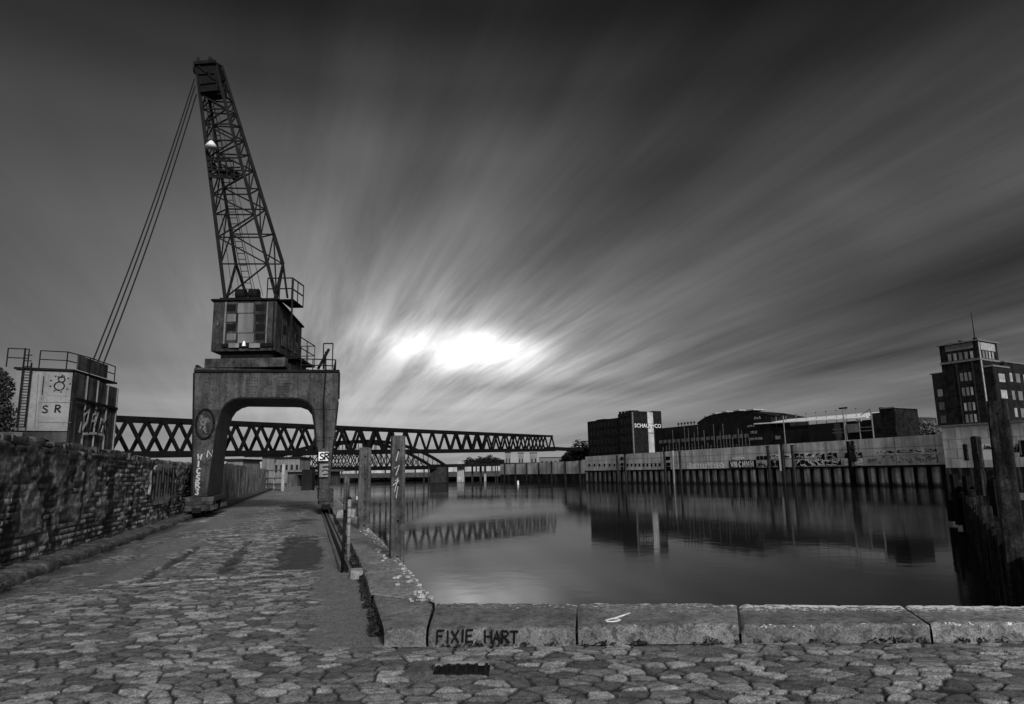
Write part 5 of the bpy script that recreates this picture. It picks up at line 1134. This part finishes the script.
for k in range(18):
    for a, d in ((0, 0), (.6, 0), (.85, .5), (1.45, .5)): pts.append((k * 1.7 + a, d))
S_ = np.array(pts); nu = len(S_); vs = np.concatenate([np.stack([k0[0] + S_[:, 0] * kd[0] + S_[:, 1] * kn[0], k0[1] + S_[:, 0] * kd[1] + S_[:, 1] * kn[1], np.full(nu, z)], 1) for z in (-4., ZKB - .02)])
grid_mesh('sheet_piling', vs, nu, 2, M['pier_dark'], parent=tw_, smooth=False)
mb = MB(); mb.prism([P3(k0, -4), P3(k0 + kn * 24, -4), P3(k0 + kn * 24 + kd * .5, -4), P3(k0 + kd * .5, -4)], (0, 0, 4 + ZKB - .03)); mb.build('return_wall', M['concrete_dark'], tw_)

TC = at(988, 421, 108.); tc2 = TC[:2]; vv_ = unit(ray(985, 465)[:2]); ww_ = np.array([vv_[1], -vv_[0]])
al = math.radians(25); LD = -math.cos(al) * ww_ + math.sin(al) * vv_; RD2 = math.sin(al) * ww_ + math.cos(al) * vv_
GK = ZK + .28
tower = thing('tower_block', (*tc2, GK), 'dark brick tower block with pale cornice and window rows under a rooftop mast', 'building')
zT = at(985, 340.5, 108.)[2]
def ob2(mb, o, a, la, b, lb, z0, z1): return mb.prism([P3(o, z0), P3(o + a * la, z0), P3(o + a * la + b * lb, z0), P3(o + b * lb, z0)], (0, 0, z1 - z0))
LW, RW_ = 5.9, 6.3
mb = MB(); ob2(mb, tc2, LD, LW, RD2, RW_, GK, zT); twall = mb.build('wall', M['brick_dark'], tower)
zc = at(985, 358.5, 108.)[2]
mb = MB(); ob2(mb, tc2 - LD * .15 - RD2 * .15, LD, LW + .3, RD2, RW_ + .3, zc - .2, zc + .12); mb.build('cornice', M['trim_dark'], tower)
mb = MB(); ob2(mb, tc2 - LD * .3 - RD2 * .3, LD, LW + .6, RD2, RW_ + .6, zT, zT + .2); mb.build('roof_edge', M['trim_dark'], tower)
mb = MB(); ob2(mb, tc2 - LD * .05 + RD2 * .25, LD, .05, RD2, .35, GK, zT - .1); mb.build('downpipe', M['trim'], tower)
def twin(par, o, d, nrm_, spots, zs, w, h, mat, mull=1):
    d3 = V([*d, 0]); n3 = V([*nrm_, 0])
    for z in zs:
        for u_ in spots:
            p = P3(o + d * u_, z); mb = MB(); mb.obox(p + n3 * .03, d3 * w, n3 * -.06, (0, 0, h)); wi = mb.build('window', M['trim_dark'], par)
            mb = MB(); mw = (w - .06 * (mull + 1)) / mull
            for k in range(mull): mb.obox(p + n3 * .036 + d3 * (.06 + k * (mw + .06)) + V([0, 0, .06]), d3 * mw, n3 * -.05, (0, 0, h - .12))
            mb.build('pane', M[random.choice((mat, mat, 'tank', 'trim_dark'))], wi)
NL, NR = -RD2, -LD           # outward normals of the two faces
zz_ = lambda y: float(at(985, y, 108.)[2])
twin(tower, tc2, LD, NL, [1.5, 2.15, 2.8], [zz_(y) for y in (379, 394, 409.5, 421.5)], .42, 1.35, 'glass_pale')
twin(tower, tc2, LD, NL, [.8, 1.65, 2.5, 3.35, 4.2], [zz_(357.2)], .5, 1.2, 'glass_pale')
twin(tower, tc2, RD2, NR, [1.2, 2.2, 3.2, 4.2], [zz_(357.2)], .6, 1.2, 'glass_pale')
mb = MB(); ob2(mb, tc2 + LD * .7 - RD2 * .02, LD, 4.3, RD2, .01, zz_(352.5) + .9, zT - .1); mb.build('attic_panel', M['trim_dark'], tower)
mb = MB(); ob2(mb, tc2 + RD2 * .9 - LD * .02, RD2, 4.6, LD, .01, zz_(349), zT - .15); mb.build('attic_panel', M['trim'], tower)
mb = MB()
for u_ in (1.1, 3.5): ob2(mb, tc2 + LD * u_ - RD2 * .08, LD, .18, RD2, .06, GK, zc - .2)
mb.build('pilaster', M['brick_mid'], tower)
# lower left wing, right corner block, right wing
ow = tc2 + LD * (LW + .003) + RD2 * .5; zLw = at(940, 373.5, 114.)[2]
mb = MB(); ob2(mb, ow, LD, 2.0, RD2, 5, GK, zLw); mb.build('left_wing', M['brick_mid'], tower); mb = MB(); ob2(mb, ow - RD2 * .15, LD, 2.3, RD2, 5.3, zLw, zLw + .15); mb.build('roof_edge', M['trim_dark'], tower)
twin(tower, ow, LD, NL, [.55], [zz_(y) for y in (392, 406, 420)], .85, 1.25, 'glass_pale', 2)
ox = tc2 + RD2 * .9 + NR * .003; zR1 = zz_(367)
mb = MB(); mb.prism([P3(ox, GK), P3(ox + RD2 * 5.2, GK), P3(ox + RD2 * 5.2 + NR * 1.3, GK), P3(ox + NR * 1.3, GK)], (0, 0, zR1 - GK)); mb.build('stair_block', M['brick_dark'], tower)
mb = MB(); q_ = ox - RD2 * .1; mb.prism([P3(q_, zR1), P3(q_ + RD2 * 5.4, zR1), P3(q_ + RD2 * 5.4 + NR * 1.45, zR1), P3(q_ + NR * 1.45, zR1)], (0, 0, .25)); mb.build('roof_edge', M['trim_dark'], tower)
twin(tower, ox + NR * 1.3, RD2, NR, [1.5], [zz_(y) for y in (382, 398.5)], 2.0, 1.4, 'glass_pale', 3)
orr = tc2 + RD2 * (RW_ + .003) + NR * .6; zR2 = at(1012, 363, 112.)[2]
mb = MB(); mb.prism([P3(orr, GK), P3(orr + RD2 * 22, GK), P3(orr + RD2 * 22 - NR * 6, GK), P3(orr - NR * 6, GK)], (0, 0, zR2 - GK)); mb.build('right_wing', M['brick_dark'], tower)
mb = MB(); mb.prism([P3(orr + NR * .15, zR2), P3(orr + RD2 * 22 + NR * .15, zR2), P3(orr + RD2 * 22 - NR * 6, zR2), P3(orr - NR * 6, zR2)], (0, 0, .2)); mb.build('roof_edge', M['trim_dark'], tower)
twin(tower, orr, RD2, NR, [.9 + 2.6 * k for k in range(5)], [zz_(y) for y in (379.5, 398, 416)], 1.4, 1.5, 'glass_pale', 2)
mb = MB(); c = P3(tc2 + LD * 1.2 + RD2 * 2, zT + .2); mb.tube([c, c + V([0, 0, 5.0])], .09, 6, .04); mb.build('flagpole', M['iron'], tower)
mb = MB(); 
for u_, v_ in ((.5, .5), (3, 1), (5, 2), (2, 5)): c = P3(tc2 + LD * u_ + RD2 * v_, zT + .19); mb.box(c, .4, .4, .45)
mb.build('roof_vent', M['brick_dark'], tower)

# ------------------------------------------------------------------ timber fender wall closing the basin on the right
F0 = gp(964, 519, ZW)[:2]; F1 = gp(1004, 604, ZW)[:2]; fd = unit(F1 - F0); fn = np.array([-fd[1], fd[0]]); fn = fn if fn[0] > 0 else -fn; f3 = V([*fd, 0]); fn3 = V([*fn, 0]); FLn = np.linalg.norm(F1 - F0) + 9
fw = thing('timber_fender_wall', (*lerp(F0, F1, .5), ZW), 'black tarred timber fender wall closing the basin on the right', 'fender')
mb = MB(); mb.prism([P3(F0 + fn * .35, -4), P3(F0 + fd * FLn + fn * .35, -4), P3(F0 + fd * FLn + fn * 1.2, -4), P3(F0 + fn * 1.2, -4)], (0, 0, 3.7)); mb.build('planking', M['wood_dark'], fw)
for h in (-1.5, -.45): mb = MB(); mb.obox(P3(F0, h), f3 * FLn, fn3 * .34, (0, 0, .32)); mb.build('waling_beam', M['wood_dark'], fw)
for k in range(int(FLn / 2.2)):
    mb = MB(); p = F0 + fd * (.3 + k * 2.2); mb.box((*p, -4), .3, .3, 3.9 + random.uniform(-.2, .7), math.atan2(fd[1], fd[0])); mb.build('fender_pile', M['wood_wet'], fw)
tag(MB().prism([P3(F0 + fn * 1.21, -3.9), P3(F0 + fd * FLn + fn * 1.21, -3.9), P3(F0 + fd * FLn + fn * 300, -3.9), P3(F0 + fn * 300, -3.9)], (0, 0, 3.55)).build('side_quay', M['soil']), kind='structure')
Pb = at(1017, 590, 13.6); timber(Pb, .36, .30, -4, at(1003, 401, 13.6)[2], -.62, M['wood_wet'], 'mooring_pile', 'thick black mooring pile in front of the tower at the right', None, (.12, 0), 4)
Pb = at(981, 480, 34.); timber(Pb, .34, .34, -1., at(979, 436.5, 34.)[2], .3, M['wood_wet'], 'mooring_pile', 'thinner dark pile left of the thick black one, before the white wall patch', None, (.0, 0), 6)
dr = thing('driftwood_pile', P3(lerp(F0, F1, .1) + fn * 2.5, -.3), 'tangle of dark beams and bent pipes on the quay below the tower wall', 'timber')
for (x0, y0, Y0), (x1, y1, Y1), w in (((966, 481, 40), (981, 494, 36), .18), ((953, 495, 44), (992, 498, 38), .3), ((955, 489, 44), (990, 487, 37), .25), ((985, 470, 33), (996, 468, 33), .1)):
    mb = MB(); mb.bar(at(x0, y0, Y0), at(x1, y1, Y1), w); mb.build('beam', M['wood_dark'], dr)
for k, x in enumerate((988, 992, 996)):
    mb = MB(); b = at(x, 512, 30.); mb.tube([at(x + 8, 476 - k, 30.), at(x + 2, 477 - k, 30.), at(x, 484, 30.), b], .06, 7); mb.build('bent_pipe', M['iron'], dr, smooth=True)
for x, y0, y1, Y in ((950, 478, 500, 46), (957, 474, 500, 43), (970, 476, 502, 38), (1000, 480, 520, 26), (1014, 495, 530, 22), (1022, 500, 545, 20)):
    mb = MB(); b = at(x, y1, Y); mb.box((b[0], b[1], -2), .35, .35, at(x, y0, Y)[2] + 2); mb.build('pile_stump', M['wood_dark'], dr)

# ------------------------------------------------------------------ far end of the lane and far bank
gt = thing('barrier_gate', gp(272, 490, 0), 'pale tubular barrier gate standing open at the far end of the lane', 'gate')
a, b = gp(266, 490, 0), gp(282.5, 491, 0); mb = MB()
for h in (.15, .75, 1.4, 2.3): mb.bar(a + V([0, 0, h]), b + V([0, 0, h]), .13)
for k in (0, .5, 1): p = lerp(a, b, k); mb.bar(p, p + V([0, 0, 2.3]), .16)
mb.build('gate_frame', M['tank'], gt)
mb = MB(); mb.bar(b, b + V([0, 0, 2.9]), .3); mb.build('gate_post', M['trim'], gt)
mb = MB(); mb.box(b + V([2.2, 2, 0]), 1.2, 1.2, 2.3); tag(mb.build('transformer_box', M['far_dark']), 'dark upright cabinet right of the barrier gate', 'cabinet')
g0, g1 = gp(287, 486.5, 0), gp(318, 486.5, 0); shd = thing('lane_shed', (g0 + g1) / 2, 'low shed with a black open doorway closing the far end of the lane', 'shed')
Yg = g0[1]; hg = at(300, 471.8, Yg)[2]; wg = g1[0] - g0[0]
mb = MB(); mb.obox((g0[0], Yg, 0), (wg * .25, 0, 0), (0, 8, 0), (0, 0, hg)); mb.obox((g0[0] + wg * .80, Yg, 0), (wg * .2, 0, 0), (0, 8, 0), (0, 0, hg)); mb.obox((g0[0] + wg * .25, Yg, hg * .8), (wg * .55, 0, 0), (0, 8, 0), (0, 0, hg * .2)); mb.build('wall', M['concrete_dark'], shd)
mb = MB(); mb.obox((g0[0] + wg * .25, Yg + 1.5, 0), (wg * .55, 0, 0), (0, .3, 0), (0, 0, hg * .8)); mb.build('doorway', M['void'], shd)  # black sheet set inside the opening paints its dark interior
mb = MB(); mb.obox((g0[0] - .5, Yg - .6, hg), (wg + 1, 0, 0), (0, 9.5, 0), (0, 0, .3)); mb.build('roof', M['trim_dark'], shd)
def farbox(name, x0, x1, y0, y1, Y, mat, label, cat, dep=8, z0=None, winrow=None, group=None):
    a, b = at(x0, y1, Y), at(x1, y0, Y); z0 = a[2] if z0 is None else z0; r_ = thing(name, (a[0], Y, z0), label, cat, group)
    mb = MB(); mb.obox((a[0], Y, z0), (b[0] - a[0], 0, 0), (0, dep, 0), (0, 0, b[2] - z0)); mb.build('wall', M[mat], r_)
    mb = MB(); mb.obox((a[0] - .3, Y - .3, b[2]), (b[0] - a[0] + .6, 0, 0), (0, dep + .6, 0), (0, 0, .4)); mb.build('roof', M['roof_dark'], r_)
    if winrow:
        n, h = winrow
        for k in range(n):
            x = a[0] + (b[0] - a[0]) * (k + .3) / n; mb = MB(); mb.obox((x, Y - .06, z0 + (b[2] - z0) * .45), ((b[0] - a[0]) / n * .4, 0, 0), (0, .1, 0), (0, 0, (b[2] - z0) * h)); mb.build('window', M['glass_dark'], r_)
    return r_
farbox('dock_building', 244, 262, 456.5, 470, 150., 'far_wall', 'pale low building seen under the truss bridge left of the lane end', 'building', z0=0, winrow=(4, .3))
farbox('dock_building', 263, 300, 458.5, 472, 160., 'tank', 'grey long building under the truss bridge above the lane shed', 'building', z0=0, winrow=(7, .3))
farbox('vaulted_store', 226, 243, 461, 470, 120., 'tank', 'small pale store just above the sheet fence under the bridge', 'building', z0=0, winrow=(2, .3))
# far bank walls
def farwall(name, x0, Y0, x1, Y1, yt0, yt1, mat, label, zm=.9):
    a, b = at(x0, yt0, Y0), at(x1, yt1, Y1); r_ = thing(name, (b[0], b[1], ZW), label, 'wall'); n_ = unit([-(b - a)[1], (b - a)[0], 0]); 
    n_ = n_ if n_[1] > 0 else -n_
    mb = MB(); mb.hexa([P3(a[:2], zm), P3(b[:2], zm), P3(b[:2], zm) + n_ * 4, P3(a[:2], zm) + n_ * 4], [a, b, b + n_ * 4, a + n_ * 4]); mb.build('concrete_face', M[mat], r_)
    L = np.linalg.norm((b - a)[:2]); n = max(3, int(L / 3)); S = np.linspace(0, 1, n * 2); dd = np.array([0, 0, .8, .8] * n)[:n * 2]
    vs = np.concatenate([np.stack([a[0] + (b[0] - a[0]) * S + n_[0] * dd, a[1] + (b[1] - a[1]) * S + n_[1] * dd, np.full(n * 2, z)], 1) for z in (-4., zm - .02)]); grid_mesh('sheet_piling', vs, n * 2, 2, M['pier_dark'], parent=r_, smooth=False)
    mb = MB()
    for k in range(n // 3): p = lerp(a, b, (k + .5) / (n // 3)) - n_ * .3; mb.box((p[0], p[1], -4), .6, .6, p[2] + 4)
    mb.build('fender_rib', M['far_dark'], r_)
    return r_
farwall('far_quay_wall', 500, 300., 588, 240., 464.5, 460.5, 'concrete', 'far quay wall on dark piling just left of the long flood wall')
farwall('far_quay_wall', 335, 420., 500, 400., 467.5, 465.5, 'far_wall', 'distant pale quay wall seen beyond the bridge piers', -1.6)
tag(MB().prism([at(330, 476, 470.) * [1, 1, 0] + [-60, 0, 0], at(586, 476, 300.) * [1, 1, 0], at(586, 476, 300.) * [1, 1, 0] + [600, 500, 0], at(330, 476, 470.) * [1, 1, 0] + [-60, 1200, 0]], (0, 0, 2.5)).build('far_bank', M['soil']), kind='structure')
for i, (x0, x1, y0, Y) in enumerate(((505.5, 510.5, 452.8, 430.), (518.5, 523.5, 453.2, 440.), (530.5, 537, 453, 450.))):
    farbox('white_house', x0, x1, y0, 468, Y, 'tank', ['white block under the truss, leftmost of three', 'white block under the truss, middle of three', 'white block under the truss, rightmost of three'][i], 'building', z0=2.4, winrow=(2, .25), group='white blocks on the far bank')
farbox('low_warehouse', 540, 562, 457.5, 466, 460., 'trim_dark', 'low grey warehouse far off beneath the right end of the truss', 'building', z0=2.4, winrow=(5, .3))
farbox('low_warehouse', 466, 504, 460, 466, 480., 'far_dark', 'low dark warehouse far off left of the three white blocks', 'building', z0=2.4, winrow=(8, .3))
farbox('gabled_house', 576, 584, 445.5, 460, 330., 'far_wall', 'pale house peeping over the trees left of the office block', 'building', z0=2.4, winrow=(3, .2))
farbox('gabled_house', 583.5, 591, 441.5, 458, 345., 'tank', 'taller grey house behind the trees touching the office block', 'building', z0=2.4, winrow=(3, .2))
for i, (x, y, Y, r) in enumerate(((573, 452, 285., 2.6), (579, 447.5, 280., 3.4), (586, 450, 272., 3.0), (566, 458, 290., 1.8))):
    c = at(x, y, Y); P = P3(c[:2], 2.); tree('bank_tree', P, c[2] - 2, blobs_around(c, [(0, 0, 0, r, r, r), (r * .8, 0, -r * .6, r * .8, r * .8, r * .8), (-r * .8, 0, -r * .7, r * .8, r * .8, r * .7), (0, 0, -r * 1.2, r, r, r * .8)]), 1100, .42,
        ['dark tree between the truss end and the tallest bank tree', 'tallest dark tree left of the office block', 'dark tree touching the left wall of the office block', 'lowest dark tree directly under the truss end'][i], 'tree', M['leaf_far'], 'dark trees beside the office block', seed=50 + i, trunk=.3)
for i, (x, y, Y) in enumerate(((480, 460, 470.), (490, 458.5, 475.), (470, 461, 465.), (497, 461, 470.))):
    c = at(x, y, Y); P = P3(c[:2], 2.4); tree('far_tree', P, max(1, c[2] - 2.4), blobs_around(c, [(0, 0, 0, 3, 3, 2.6), (3, 0, -1, 2.6, 2.6, 2), (-3, 0, -1, 2.6, 2.6, 2)]), 500, .6, ['round far tree under the truss, second from the pale pier', 'tallest far tree under the truss left of the white blocks', 'far tree under the truss nearest the pale pier', 'far tree under the truss nearest the white blocks'][i], 'tree', M['leaf_far'], 'far trees under the truss', seed=70 + i, trunk=.3)
c = gp(518, 484.5, ZW); by = thing('white_buoy', c, 'tiny white buoy floating on the grey water', 'buoy')
mb = MB(); mb.tube([c + V([0, 0, -.3]), c + V([0, 0, .1]), c + V([0, 0, .8]), c + V([0, 0, 1.2])], .4, 12, .25); mb.build('float', M['paint_white'], by, smooth=True)

# ------------------------------------------------------------------ weeds along the stone edges, stone chips on the coping
rg = random.Random(8); bl = []
for k in range(80):
    s_ = 10 + 30 * rg.random() ** 1.4; t_ = rg.choice([-4.32, -4.36, -4.9, -4.86]) + rg.uniform(-.06, .06); hgt = rg.uniform(.02, .09); p = W(s_, t_, (.13 if t_ < -4.6 else .0) + hgt * .6); bl.append((p[0], p[1], p[2], .09, .09, hgt))
for k in range(70):
    s_ = 7.4 + 20 * rg.random() ** 1.6; q = inn(s_); p = V([q[0], q[1], .03]) - V([*RN, 0]) * rg.uniform(.02, .07); bl.append((p[0], p[1], .03, .05, .07, rg.uniform(.03, .07)))
for k in range(60):
    X = rg.uniform(-.8, 6.); q = fr(X); bl.append((q[0], q[1] - .03, .01, .06, .02, rg.uniform(.015, .045)))
tag(leaf_cloud('weeds', bl, 8000, .02, M['leaf'], seed=77), 'dark scrubby weeds growing along the kerb and coping stones', 'weeds', kind='stuff')
mb = MB()
for k in range(120):
    s_ = 8.2 + 14 * rg.random() ** 1.5; o_ = out(s_); f_ = rg.random() ** 1.8 * .45 + .03; p = V([*(o_ * (1 - f_) + inn(s_) * f_), ZC + .002]); r = rg.uniform(.008, .028)
    rough_block(mb, p, r * 2, r * 1.6, r, rg.random() * 3, n=3, amp=.003, seed=k)
tag(mb.build('gravel', M['paint_grey']), 'pale stone chips and crumbs scattered along the outer coping edge', 'gravel', kind='stuff')
